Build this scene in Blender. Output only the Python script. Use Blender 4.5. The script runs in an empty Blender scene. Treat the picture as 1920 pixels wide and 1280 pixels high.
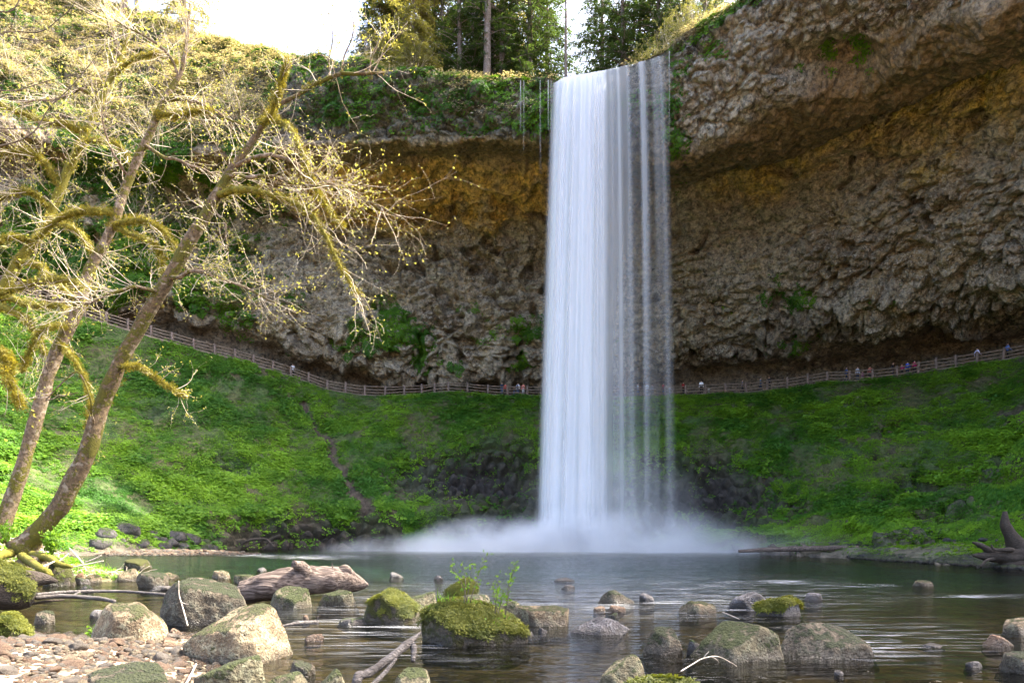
import bpy, math, random
import numpy as np
from mathutils import Vector

SC = bpy.context.scene
COL = SC.collection
R = math.radians
random.seed(7)
RNG = np.random.default_rng(11)

# ------------------------------------------------------------------ camera
F = 1280.0            # focal length in photo pixels (24 mm on a 36 mm frame, 1920 wide)
HZ = 995.0            # photo row of the horizon
CH = 1.8              # camera height above the water
cam = bpy.data.cameras.new('camera')
cam.lens = 24.0
cam.sensor_width = 36.0
cam.shift_y = (HZ - 640.0) / 1920.0
cam.clip_start = 0.1
cam.clip_end = 2000.0
cam_ob = bpy.data.objects.new('camera', cam)
cam_ob.location = (0, 0, CH)
cam_ob.rotation_euler = (R(90), 0, 0)
COL.objects.link(cam_ob)
SC.camera = cam_ob

# ------------------------------------------------------------------ light
SUN_AZ, SUN_EL = 70.0, 54.0          # azimuth from +Y towards +X
wd = bpy.data.worlds.new('World')
SC.world = wd
wd.use_nodes = True
wn = wd.node_tree
bg = wn.nodes['Background']
sky = wn.nodes.new('ShaderNodeTexSky')
sky.sky_type = 'NISHITA'
sky.sun_disc = False
sky.sun_elevation = R(SUN_EL)
sky.sun_rotation = R(SUN_AZ)
sky.air_density = 0.8
sky.dust_density = 6.0
sky.ozone_density = 1.0
wn.links.new(sky.outputs[0], bg.inputs[0])
bg.inputs[1].default_value = 0.15
sun = bpy.data.lights.new('sun', 'SUN')
sun.energy = 3.2
sun.angle = R(0.55)
sun.color = (1.0, 0.93, 0.80)
sun_ob = bpy.data.objects.new('sun', sun)
sd = Vector((math.sin(R(SUN_AZ)) * math.cos(R(SUN_EL)), math.cos(R(SUN_AZ)) * math.cos(R(SUN_EL)), math.sin(R(SUN_EL))))
sun_ob.rotation_euler = (-sd).to_track_quat('-Z', 'Y').to_euler()
sun_ob.location = sd * 150
COL.objects.link(sun_ob)
SC.view_settings.view_transform = 'Standard'
SC.view_settings.look = 'None'
SC.view_settings.exposure = 2.92
SC.view_settings.gamma = 1.0
SC.view_settings.use_curve_mapping = False
cy = SC.cycles
cy.max_bounces = 7
cy.diffuse_bounces = 2
cy.glossy_bounces = 3
cy.transmission_bounces = 4
cy.transparent_max_bounces = 12
cy.volume_bounces = 2
cy.use_denoising = True
cy.use_adaptive_sampling = True
cy.adaptive_threshold = 0.015
cy.volume_step_rate = 5.0
cy.caustics_reflective = False
cy.caustics_refractive = False

# ------------------------------------------------------------------ helpers
def P(px, py, D):
    return np.array([(px - 960.0) / F * D, D, CH + (HZ - py) / F * D])

def Dw(py):                       # distance of a point of the water surface seen at row py
    return CH * F / (py - HZ)

def tag(o, label=None, cat=None, group=None, kind=None):
    if label: o['label'] = label
    if cat: o['category'] = cat
    if group: o['group'] = group
    if kind: o['kind'] = kind
    return o

def make_mesh(name, V, Fs, smooth=True, attrs=None, matidx=None):
    V = np.asarray(V, dtype=np.float32)
    if not isinstance(Fs, list): Fs = [Fs]
    Fs = [np.asarray(f, dtype=np.int32) for f in Fs if len(f)]
    me = bpy.data.meshes.new(name)
    me.vertices.add(len(V))
    me.vertices.foreach_set('co', V.ravel())
    nl = sum(f.size for f in Fs); npoly = sum(len(f) for f in Fs)
    me.loops.add(nl); me.polygons.add(npoly)
    me.loops.foreach_set('vertex_index', np.concatenate([f.ravel() for f in Fs]))
    tot = np.concatenate([np.full(len(f), f.shape[1], np.int32) for f in Fs])
    st = np.concatenate([[0], np.cumsum(tot)[:-1]]).astype(np.int32)
    me.polygons.foreach_set('loop_start', st)
    me.polygons.foreach_set('loop_total', tot)
    me.polygons.foreach_set('use_smooth', np.full(npoly, smooth, dtype=bool))
    if matidx is not None:
        me.polygons.foreach_set('material_index', np.asarray(matidx, np.int32))
    if attrs:
        for k, a in attrs.items():
            a = np.asarray(a, np.float32)
            if a.ndim == 2 and a.shape[1] == 3:
                c = np.ones((len(a), 4), np.float32); c[:, :3] = a
                at = me.attributes.new(k, 'FLOAT_COLOR', 'POINT')
                at.data.foreach_set('color', c.ravel())
            else:
                at = me.attributes.new(k, 'FLOAT', 'POINT')
                at.data.foreach_set('value', a.ravel())
    me.update(calc_edges=True)
    me.validate()
    return me

def link(name, me, mat=None, parent=None, loc=None):
    o = bpy.data.objects.new(name, me)
    if mat is not None and me is not None and len(me.materials) == 0:
        for m in (mat if isinstance(mat, (list, tuple)) else [mat]): me.materials.append(m)
    if parent is not None: o.parent = parent
    if loc is not None: o.location = [float(v) for v in loc]
    COL.objects.link(o)
    return o

def empty(name, loc=(0, 0, 0)):
    o = bpy.data.objects.new(name, None)
    o.location = [float(v) for v in loc]
    COL.objects.link(o)
    return o

def grid_faces(nr, nc):
    i = np.arange(nr - 1)[:, None] * nc + np.arange(nc - 1)[None, :]
    return np.stack([i, i + 1, i + nc + 1, i + nc], -1).reshape(-1, 4)

def grid_normals(G):
    du = np.gradient(G, axis=1); dv = np.gradient(G, axis=0)
    n = np.cross(du, dv)
    return n / (np.linalg.norm(n, axis=-1, keepdims=True) + 1e-9)

# numpy noise ---------------------------------------------------------------
def _h(ix, iy, iz, s):
    h = (ix.astype(np.uint32) * np.uint32(374761393)) ^ (iy.astype(np.uint32) * np.uint32(668265263)) ^ (iz.astype(np.uint32) * np.uint32(2147483647 - 58)) ^ np.uint32((s * 974634551) & 0xffffffff)
    h = (h ^ (h >> np.uint32(13))) * np.uint32(1274126177)
    h = (h ^ (h >> np.uint32(16))) * np.uint32(2246822519)
    return h ^ (h >> np.uint32(15))

def vn(p, s=0):
    p = np.asarray(p, np.float64)
    i = np.floor(p).astype(np.int64); f = p - i
    f = f * f * f * (f * (f * 6 - 15) + 10)
    out = 0
    for dx in (0, 1):
        wx = f[..., 0] if dx else 1 - f[..., 0]
        for dy in (0, 1):
            wy = f[..., 1] if dy else 1 - f[..., 1]
            for dz in (0, 1):
                wz = f[..., 2] if dz else 1 - f[..., 2]
                out = out + wx * wy * wz * (_h(i[..., 0] + dx, i[..., 1] + dy, i[..., 2] + dz, s) / 4294967295.0)
    return out * 2 - 1

def fbm(p, sc, oc=4, s=0, gain=0.5):
    q = np.asarray(p) / sc; a = 1.0; o = 0; tot = 0
    for k in range(oc):
        o = o + a * vn(q + 17.3 * k, s + k); tot += a
        a *= gain; q = q * 2.03
    return o / tot

def ridge(p, sc, oc=4, s=0):
    q = np.asarray(p) / sc; a = 1.0; o = 0; tot = 0
    for k in range(oc):
        o = o + a * (1 - 2 * np.abs(vn(q + 9.1 * k, s + k))); tot += a
        a *= 0.5; q = q * 2.1
    return o / tot

def cell(p, sc, s=0):
    q = np.asarray(p) / sc
    i = np.floor(q).astype(np.int64); f = q - i
    f1 = np.full(q.shape[:-1], 9.0); f2 = f1.copy()
    for dx in (-1, 0, 1):
        for dy in (-1, 0, 1):
            for dz in (-1, 0, 1):
                a, b, c = i[..., 0] + dx, i[..., 1] + dy, i[..., 2] + dz
                h = _h(a, b, c, s)
                ox = (h & np.uint32(1023)) / 1023.0; oy = ((h >> np.uint32(10)) & np.uint32(1023)) / 1023.0; oz = ((h >> np.uint32(20)) & np.uint32(1023)) / 1023.0
                d = (dx + ox - f[..., 0]) ** 2 + (dy + oy - f[..., 1]) ** 2 + (dz + oz - f[..., 2]) ** 2
                m = d < f1
                f2 = np.where(m, f1, np.minimum(f2, d)); f1 = np.where(m, d, f1)
    return np.sqrt(f1), np.sqrt(f2)

def sstep(a, b, x):
    t = np.clip((x - a) / (b - a), 0, 1)
    return t * t * (3 - 2 * t)

def ell(px, py, cx, cy_, rx, ry):          # soft ellipse mask
    return np.clip(1.3 - np.sqrt(((px - cx) / rx) ** 2 + ((py - cy_) / ry) ** 2), 0, 1)

def hermite(xs, ys, x):                    # Catmull-Rom through (xs, ys), ys (n, k)
    xs = np.asarray(xs, float); ys = np.asarray(ys, float)
    m = np.empty_like(ys)
    d = (ys[1:] - ys[:-1]) / (xs[1:] - xs[:-1])[:, None]
    m[0], m[-1] = d[0], d[-1]
    w = (xs[1:] - xs[:-1])[:, None]
    m[1:-1] = (d[:-1] * w[1:] + d[1:] * w[:-1]) / (w[1:] + w[:-1])
    same = np.sign(d[:-1]) != np.sign(d[1:])
    m[1:-1] = np.where(same, m[1:-1] * 0.35, m[1:-1])
    k = np.clip(np.searchsorted(xs, x, side='right') - 1, 0, len(xs) - 2)
    hgt = (xs[k + 1] - xs[k]); t = (x - xs[k]) / hgt
    t = t[:, None]; hgt = hgt[:, None]
    return ((2 * t ** 3 - 3 * t ** 2 + 1) * ys[k] + (t ** 3 - 2 * t ** 2 + t) * hgt * m[k] + (-2 * t ** 3 + 3 * t ** 2) * ys[k + 1] + (t ** 3 - t ** 2) * hgt * m[k + 1])

# node helper ---------------------------------------------------------------
class NT:
    def __init__(s, name):
        s.m = bpy.data.materials.new(name); s.m.use_nodes = True
        s.t = s.m.node_tree; s.t.nodes.clear()
        s.out = s.t.nodes.new('ShaderNodeOutputMaterial')
    def n(s, typ, props=None, **kw):
        nd = s.t.nodes.new('ShaderNode' + typ)
        for k, v in (props or {}).items(): setattr(nd, k, v)
        for k, v in kw.items():
            k = k.replace('_', ' ')
            i = nd.inputs[int(k[1:])] if (k[0] == 'i' and k[1:].isdigit()) else nd.inputs[k]
            s.set(i, v)
        return nd
    def set(s, i, v):
        if isinstance(v, bpy.types.NodeSocket): s.t.links.new(v, i)
        elif isinstance(v, bpy.types.Node): s.t.links.new(v.outputs[0], i)
        else:
            if isinstance(v, tuple) and len(v) == 3 and i.type == 'RGBA': v = (*v, 1)
            i.default_value = v
    def math(s, op, a, b=0.0, clamp=False):
        nd = s.t.nodes.new('ShaderNodeMath'); nd.operation = op; nd.use_clamp = clamp
        s.set(nd.inputs[0], a); s.set(nd.inputs[1], b)
        return nd.outputs[0]
    def mix(s, f, a, b, mode='MIX'):
        nd = s.t.nodes.new('ShaderNodeMix'); nd.data_type = 'RGBA'; nd.blend_type = mode
        s.set(nd.inputs[0], f); s.set(nd.inputs[6], a); s.set(nd.inputs[7], b)
        return nd.outputs[2]
    def ramp(s, v, lo, hi, a=0.0, b=1.0):
        nd = s.n('MapRange', {'interpolation_type': 'SMOOTHSTEP'}, i0=v, i1=lo, i2=hi, i3=a, i4=b)
        return nd.outputs[0]
    def coord(s, kind='Object'):
        return s.n('TexCoord').outputs[kind]
    def noise(s, vec, scale, detail=4.0, rough=0.55, out='Fac'):
        return s.n('TexNoise', Vector=vec, Scale=scale, Detail=detail, Roughness=rough).outputs[out]
    def bump(s, h, strength=0.5, dist=0.05, nrm=None):
        b = s.n('Bump', Strength=strength, Distance=dist, Height=h)
        if nrm is not None: s.set(b.inputs['Normal'], nrm)
        return b.outputs[0]
    def principled(s, col, rough=0.8, nrm=None, spec=0.35, **kw):
        b = s.n('BsdfPrincipled', Base_Color=col, Roughness=rough, **kw)
        b.inputs['Specular IOR Level'].default_value = spec
        if nrm is not None: s.set(b.inputs['Normal'], nrm)
        return b.outputs[0]
    def surf(s, sh): s.set(s.out.inputs[0], sh); return s.m

def leaf_mat(name, c1, c2, trans=0.45, attr=None, rough=0.55):
    t = NT(name)
    if attr:
        v = t.n('Attribute', {'attribute_type': attr, 'attribute_name': 'tint'}).outputs['Fac']
    else:
        v = t.noise(t.coord('Object'), 1.3, 3)
    c = t.mix(v, c1, c2)
    d = t.principled(c, rough, spec=0.25)
    tr = t.n('BsdfTranslucent', Color=t.mix(1.0, c, (1.5, 1.45, 0.7), 'MULTIPLY'))
    return t.surf(t.n('MixShader', i0=trans, i1=d, i2=tr).outputs[0])

# ------------------------------------------------------------------ materials
def mat_cliff():
    t = NT('cliff_rock'); pos = t.n('NewGeometry').outputs['Position']
    col = t.n('Attribute', {'attribute_name': 'Col'}).outputs['Color']
    n1 = t.noise(pos, 1.7, 6, 0.65); n2 = t.noise(pos, 6.0, 4, 0.6)
    v = t.n('TexVoronoi', {'feature': 'F1'}, Vector=pos, Scale=3.2)
    v2 = t.n('TexVoronoi', {'feature': 'F1'}, Vector=pos, Scale=8.0)
    f = t.ramp(t.math('ADD', t.math('MULTIPLY', n1, .5), t.math('MULTIPLY', t.noise(pos, 3.5, 6, .7), .5)), 0.36, 0.64, 0.22, 1.65)
    c = t.mix(1.0, col, t.n('CombineColor', Red=f, Green=f, Blue=f), 'MULTIPLY')
    n4 = t.noise(pos, 2.6, 7, 0.78)
    n2b = t.math('ADD', t.math('MULTIPLY', n2, .45), t.math('MULTIPLY', n4, .55))
    spots = t.math('MULTIPLY', t.ramp(n2b, 0.50, 0.60), t.n('Attribute', {'attribute_name': 'lichen'}).outputs['Fac'])
    c = t.mix(t.math('MULTIPLY', spots, 0.85), c, (0.60, 0.54, 0.45))
    h = t.math('ADD', t.math('MULTIPLY', v.outputs[0], -0.6), t.math('MULTIPLY', v2.outputs[0], -0.35))
    h = t.math('ADD', h, n2)
    amp = t.n('Attribute', {'attribute_name': 'rough'}).outputs['Fac']
    b = t.n('Bump', Strength=amp, Distance=0.40, Height=h).outputs[0]
    return t.surf(t.principled(c, t.ramp(n2, 0.3, 0.7, 0.38, 0.8), b, 0.5))

def mat_boulder(name, base, dark, moss=0.5, mosscol=(0.10, 0.12, 0.02), lichen=(0.34, 0.33, 0.21)):
    t = NT(name); oc = t.coord('Object'); rnd = t.n('ObjectInfo').outputs['Random']
    vec = t.n('VectorMath', {'operation': 'ADD'}, i0=oc, i1=t.n('CombineXYZ', X=t.math('MULTIPLY', rnd, 37.0), Y=t.math('MULTIPLY', rnd, 91.0))).outputs[0]
    n1 = t.noise(vec, 1.6, 5, 0.6); n2 = t.noise(vec, 7.0, 6, 0.65); n3 = t.noise(vec, 28.0, 4, 0.6)
    c = t.mix(t.ramp(n1, 0.35, 0.65), base, dark)
    c = t.mix(t.math('MULTIPLY', t.ramp(n2, 0.45, 0.62), 0.5), c, lichen)
    f = t.ramp(n3, 0.25, 0.75, 0.58, 1.4)
    c = t.mix(1.0, c, t.n('CombineColor', Red=f, Green=f, Blue=f), 'MULTIPLY')
    pit = t.n('TexVoronoi', {'feature': 'F1'}, Vector=vec, Scale=11.0, Randomness=1.0).outputs[0]
    pits = t.math('MULTIPLY', t.ramp(pit, 0.24, 0.12), t.ramp(n2, 0.40, 0.55))
    c = t.mix(t.math('MULTIPLY', pits, 0.7), c, (0.035, 0.03, 0.02))
    nz = t.n('SeparateXYZ', Vector=t.n('NewGeometry').outputs['Normal']).outputs[2]
    m = t.math('ADD', t.math('MULTIPLY', nz, 0.28), n2)
    m = t.math('ADD', m, t.math('MULTIPLY', n1, 0.5))
    mm = t.ramp(m, 1.22 - moss * 0.62, 1.30 - moss * 0.62)
    c = t.mix(mm, c, t.mix(n3, mosscol, (mosscol[0] * 0.35, mosscol[1] * 0.4, mosscol[2] * 0.6)))
    wz = t.n('SeparateXYZ', Vector=t.n('NewGeometry').outputs['Position']).outputs[2]
    wet = t.ramp(t.math('ADD', wz, t.math('MULTIPLY', n2, 0.05)), 0.20, 0.06)     # wetted band at the water line
    c = t.mix(t.math('MULTIPLY', wet, 0.62), c, (0.03, 0.022, 0.014))
    h = t.math('ADD', t.math('MULTIPLY', n2, 0.7), t.math('MULTIPLY', n3, 0.35))
    h = t.math('SUBTRACT', h, t.math('MULTIPLY', pits, 0.4))
    h = t.math('ADD', h, t.math('MULTIPLY', t.math('MULTIPLY', mm, n3), 0.8))
    b = t.n('Bump', Strength=0.9, Distance=0.11, Height=h).outputs[0]
    rough = t.math('SUBTRACT', 0.88, t.math('MULTIPLY', wet, 0.6))
    return t.surf(t.principled(c, rough, b, 0.4))

def mat_bark(name, c1, c2, moss=0.5, mosscol=(0.16, 0.15, 0.02), scale=1.0, pale=(0.5, 0.46, 0.38)):
    t = NT(name); pos = t.n('NewGeometry').outputs['Position']
    n1 = t.noise(pos, 1.4 * scale, 4, 0.6); n2 = t.noise(pos, 9.0 * scale, 5, 0.65); n3 = t.noise(pos, 4.0 * scale, 3, 0.5)
    c = t.mix(t.ramp(n2, 0.35, 0.65), c1, c2)
    c = t.mix(t.math('MULTIPLY', t.ramp(n3, 0.52, 0.68), 0.6), c, pale)
    m = t.ramp(t.math('ADD', n1, t.math('MULTIPLY', n2, 0.4)), 0.98 - 0.5 * moss, 1.06 - 0.5 * moss)
    c = t.mix(m, c, t.mix(n2, (mosscol[0] * 0.4, mosscol[1] * 0.45, mosscol[2] * 0.7), mosscol))
    b = t.n('Bump', Strength=0.8, Distance=0.05, Height=t.math('ADD', n2, t.math('MULTIPLY', m, t.noise(pos, 30 * scale, 3)))).outputs[0]
    return t.surf(t.principled(c, 0.9, b, 0.2))

def mat_wood(name, c1, c2, axis=(1.0, 14.0, 14.0), scale=3.0):
    t = NT(name); oc = t.coord('Object')
    mp = t.n('Mapping', Vector=oc, Scale=axis).outputs[0]
    n1 = t.noise(mp, scale, 5, 0.6); n2 = t.noise(oc, 2.5, 4, 0.6)
    c = t.mix(t.ramp(n1, 0.36, 0.64), c1, c2)
    c = t.mix(t.math('MULTIPLY', t.ramp(n2, 0.5, 0.68), 0.6), c, (c1[0] * 0.35, c1[1] * 0.32, c1[2] * 0.3))
    b = t.n('Bump', Strength=1.0, Distance=0.07, Height=n1).outputs[0]
    return t.surf(t.principled(c, 0.85, b, 0.25))

def mat_plain(name, c, rough=0.8, var=0.25, sc=6.0):
    t = NT(name); n = t.noise(t.coord('Object'), sc, 4)
    f = t.ramp(n, 0.25, 0.75, 1 - var, 1 + var)
    cc = t.mix(1.0, c, t.n('CombineColor', Red=f, Green=f, Blue=f), 'MULTIPLY')
    return t.surf(t.principled(cc, rough, None, 0.3))

def mat_slope():
    t = NT('mossy_soil'); pos = t.n('NewGeometry').outputs['Position']
    col = t.n('Attribute', {'attribute_name': 'Col'}).outputs['Color']
    n1 = t.noise(pos, 1.5, 6, 0.65); n2 = t.noise(pos, 7, 4, 0.6)
    f = t.ramp(n1, 0.28, 0.72, 0.5, 1.45)
    c = t.mix(1.0, col, t.n('CombineColor', Red=f, Green=f, Blue=f), 'MULTIPLY')
    b = t.n('Bump', Strength=0.9, Distance=0.25, Height=t.math('ADD', n1, t.math('MULTIPLY', n2, 0.5))).outputs[0]
    return t.surf(t.principled(c, 0.85, b, 0.3))

def mat_bed():
    t = NT('stony_ground'); pos = t.n('NewGeometry').outputs['Position']
    col = t.n('Attribute', {'attribute_name': 'Col'}).outputs['Color']
    v = t.n('TexVoronoi', {'feature': 'F1'}, Vector=pos, Scale=5.0)
    n1 = t.noise(pos, 0.6, 5, 0.6)
    st = t.n('SeparateColor', Color=v.outputs['Color']).outputs[0]
    f = t.math('MULTIPLY', t.ramp(st, 0.0, 1.0, 0.45, 1.5), t.ramp(n1, 0.3, 0.7, 0.55, 1.4))
    c = t.mix(1.0, col, t.n('CombineColor', Red=f, Green=f, Blue=f), 'MULTIPLY')
    b = t.n('Bump', Strength=0.7, Distance=0.06, Height=t.math('MULTIPLY', v.outputs[0], -1.0)).outputs[0]
    return t.surf(t.principled(c, 0.75, b, 0.3))

def mat_water():
    t = NT('stream_water'); pos = t.n('NewGeometry').outputs['Position']
    mp = t.n('Mapping', Vector=pos, Scale=(0.45, 1.5, 1.0)).outputs[0]
    n1 = t.noise(mp, 0.9, 4, 0.55); n2 = t.noise(mp, 3.5, 3, 0.6); n3 = t.noise(mp, 0.22, 3, 0.5)
    h = t.math('ADD', t.math('MULTIPLY', n1, 1.0), t.math('MULTIPLY', n2, 0.30))
    b = t.n('Bump', Strength=0.6, Distance=0.30, Height=h).outputs[0]
    fr = t.n('Fresnel', IOR=1.33, Normal=b).outputs[0]
    gl = t.n('BsdfAnisotropic', Color=(1, 1, 1), Roughness=0.09, Normal=b).outputs[0]
    tr = t.n('BsdfTransparent', Color=(0.42, 0.43, 0.35)).outputs[0]
    sh = t.n('MixShader', i0=t.math('MINIMUM', t.math('MULTIPLY', fr, 0.88), 1.0), i1=tr, i2=gl).outputs[0]
    fo = t.n('Attribute', {'attribute_name': 'foam'}).outputs['Fac']
    mp2 = t.n('Mapping', Vector=pos, Scale=(0.30, 2.6, 1.0)).outputs[0]
    k = t.math('MULTIPLY', t.ramp(t.noise(mp2, 2.2, 5, 0.65), 0.50, 0.66), fo)
    foam = t.n('BsdfDiffuse', Color=(0.72, 0.74, 0.78)).outputs[0]
    return t.surf(t.n('MixShader', i0=t.math('MULTIPLY', k, 0.85, True), i1=sh, i2=foam).outputs[0])

def mat_fall():
    t = NT('falling_water')
    a = t.n('Attribute', {'attribute_name': 'dens'}).outputs['Fac']
    d = t.n('BsdfDiffuse', Color=(0.90, 0.91, 0.93)).outputs[0]
    l = t.n('BsdfTranslucent', Color=(0.90, 0.91, 0.93)).outputs[0]
    w = t.n('MixShader', i0=0.45, i1=d, i2=l).outputs[0]
    return t.surf(t.n('MixShader', i0=a, i1=t.n('BsdfTransparent').outputs[0], i2=w).outputs[0])

def mat_mist(name, dens, power, nsc):
    t = NT(name); oc = t.coord('Object')
    g = t.n('TexGradient', {'gradient_type': 'SPHERICAL'}, Vector=oc).outputs['Fac']
    pos = t.n('NewGeometry').outputs['Position']
    n = t.ramp(t.noise(pos, nsc, 3, 0.6), 0.32, 0.66, 0.10, 1.5)
    dn = t.math('MULTIPLY', t.math('MULTIPLY', t.math('POWER', g, power), n), dens)
    v = t.n('VolumePrincipled', Color=(0.95, 0.97, 1.0), Density=dn, Anisotropy=0.1)
    t.t.links.new(v.outputs[0], t.out.inputs['Volume'])
    return t.m

M = dict(
    cliff=mat_cliff(), slope=mat_slope(), bed=mat_bed(), water=mat_water(), fall=mat_fall(),
    pale=mat_boulder('pale_boulder', (0.23, 0.17, 0.10), (0.105, 0.072, 0.04), 0.44, (0.085, 0.085, 0.02)),
    grey=mat_boulder('grey_boulder', (0.115, 0.09, 0.058), (0.05, 0.038, 0.024), 0.50, (0.045, 0.052, 0.013), (0.20, 0.19, 0.135)),
    green=mat_boulder('lichened_boulder', (0.13, 0.11, 0.062), (0.06, 0.047, 0.028), 0.56, (0.06, 0.07, 0.012), (0.23, 0.23, 0.15)),
    mossy=mat_boulder('mossy_boulder', (0.10, 0.08, 0.052), (0.05, 0.04, 0.027), 0.74, (0.085, 0.085, 0.010)),
    wet=mat_boulder('wet_stone', (0.12, 0.105, 0.10), (0.045, 0.04, 0.037), 0.1, (0.05, 0.06, 0.02), (0.22, 0.21, 0.21)),
    rust=mat_boulder('russet_stone', (0.22, 0.125, 0.065), (0.12, 0.068, 0.04), 0.1, (0.08, 0.07, 0.02), (0.28, 0.20, 0.13)),
    basalt=mat_boulder('dark_rock', (0.085, 0.075, 0.07), (0.04, 0.037, 0.035), 0.5, (0.07, 0.10, 0.015), (0.12, 0.115, 0.11)),
    pb0=mat_boulder('tan_pebble', (0.23, 0.165, 0.11), (0.13, 0.09, 0.058), 0.0),
    pb1=mat_boulder('russet_pebble', (0.18, 0.11, 0.068), (0.11, 0.07, 0.047), 0.0, lichen=(.25, .17, .11)),
    pb2=mat_boulder('grey_pebble', (0.15, 0.125, 0.10), (0.09, 0.075, 0.06), 0.0, lichen=(.2, .17, .14)),
    bark=mat_bark('maple_bark', (0.15, 0.105, 0.06), (0.07, 0.05, 0.03), 0.60, (0.13, 0.115, 0.018), 1.0, (0.34, 0.29, 0.22)),
    barkp=mat_bark('pale_bark', (0.20, 0.145, 0.095), (0.09, 0.065, 0.042), 0.58, (0.15, 0.13, 0.02), 1.0, (0.36, 0.30, 0.23)),
    mossbark=mat_bark('mossy_bark', (0.16, 0.12, 0.05), (0.10, 0.08, 0.03), 0.98, (0.22, 0.19, 0.025)),
    twig=mat_plain('pale_twig', (0.55, 0.46, 0.35), 0.7, 0.3, 1.5),
    darktwig=mat_plain('dark_twig', (0.10, 0.08, 0.06), 0.8, 0.3, 1.5),
    fir=mat_bark('fir_bark', (0.26, 0.20, 0.16), (0.13, 0.10, 0.08), 0.12, (0.10, 0.11, 0.03), 1.0, (0.36, 0.31, 0.27)),
    drift=mat_wood('driftwood', (0.19, 0.145, 0.118), (0.055, 0.038, 0.03), (.6, 9.0, 9.0), 2.2),
    driftgrey=mat_wood('grey_driftwood', (0.19, 0.17, 0.155), (0.08, 0.07, 0.065)),
    rotten=mat_wood('rotten_wood', (0.09, 0.07, 0.055), (0.035, 0.027, 0.02)),
    stick=mat_plain('bleached_stick', (0.42, 0.36, 0.29), 0.8, 0.3, 9.0),
    rail=mat_plain('weathered_rail', (0.21, 0.155, 0.115), 0.8, 0.3, 4.0),
    post=mat_plain('weathered_post', (0.18, 0.13, 0.105), 0.8, 0.3, 4.0),
    soil=mat_plain('trail_soil', (0.16, 0.12, 0.085), 0.9, 0.3, 1.0),
)
M['leaf'] = leaf_mat('groundcover_leaf', (0.045, 0.135, 0.012), (0.175, 0.32, 0.018), 0.34, 'INSTANCER')
M['leafdry'] = leaf_mat('scrub_leaf', (0.16, 0.135, 0.07), (0.62, 0.53, 0.40), 0.30, 'INSTANCER')
M['bud'] = leaf_mat('spring_leaf', (0.20, 0.20, 0.05), (0.38, 0.36, 0.12), 0.5)
M['herb'] = leaf_mat('herb_leaf', (0.07, 0.17, 0.015), (0.17, 0.28, 0.03), 0.5)
M['mossleaf'] = leaf_mat('moss_tuft', (0.11, 0.10, 0.012), (0.27, 0.225, 0.03), 0.4, 'INSTANCER')
M['shrubleaf'] = leaf_mat('shrub_leaf', (0.10, 0.12, 0.03), (0.26, 0.24, 0.08), 0.45)
M['needle'] = leaf_mat('fir_needles', (0.025, 0.06, 0.022), (0.09, 0.125, 0.035), 0.45)
M['needlelit'] = leaf_mat('sunlit_fir_needles', (0.10, 0.11, 0.03), (0.30, 0.26, 0.10), 0.62)  # lighter, warmer copy of the fir needles, sunlight put into the colour

# ------------------------------------------------------------------ amphitheatre survey
# columns of the rock bowl: bearing (as a photo column), shore distance, slope stations, trail edge, cliff stations (row, distance)
TRAIL_X = [-500, -5, 35, 75, 115, 158, 200, 240, 283, 323, 363, 403, 441, 476, 512, 546, 579, 614, 648, 684, 722, 758, 791, 815, 841, 877, 915, 952, 989,
           1027, 1064, 1100, 1137, 1173, 1210, 1247, 1285, 1323, 1361, 1399, 1439, 1476, 1515, 1551, 1593, 1636, 1682, 1722, 1756, 1792, 1832, 1882, 1934, 1990, 2060, 2500, 3600]
TRAIL_Y = [390, 534, 548, 562, 576, 590, 604, 616, 629, 640, 652, 662, 671, 682, 692, 703, 715, 728, 734, 739, 740, 738, 737, 733, 731, 733, 737, 739, 739,
           740, 740, 741, 741, 741, 740, 740, 738, 736, 734, 734, 729, 726, 719, 713, 712, 710, 705, 697, 691, 686, 680, 672, 663, 650, 632, 500, 233]
TD_X = [-500, 0, 300, 500, 700, 900, 1100, 1300, 1500, 1700, 1900, 2060, 2500, 3600]
TD_Y = [60, 76, 79, 84, 87, 88, 88, 86, 82, 76, 70, 64, 50, 32.5]
def trail_y(px): return np.interp(px, TRAIL_X, TRAIL_Y)
def trail_d(px): return hermite(TD_X, np.array(TD_Y)[:, None], np.atleast_1d(np.asarray(px, float)))[:, 0]

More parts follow.
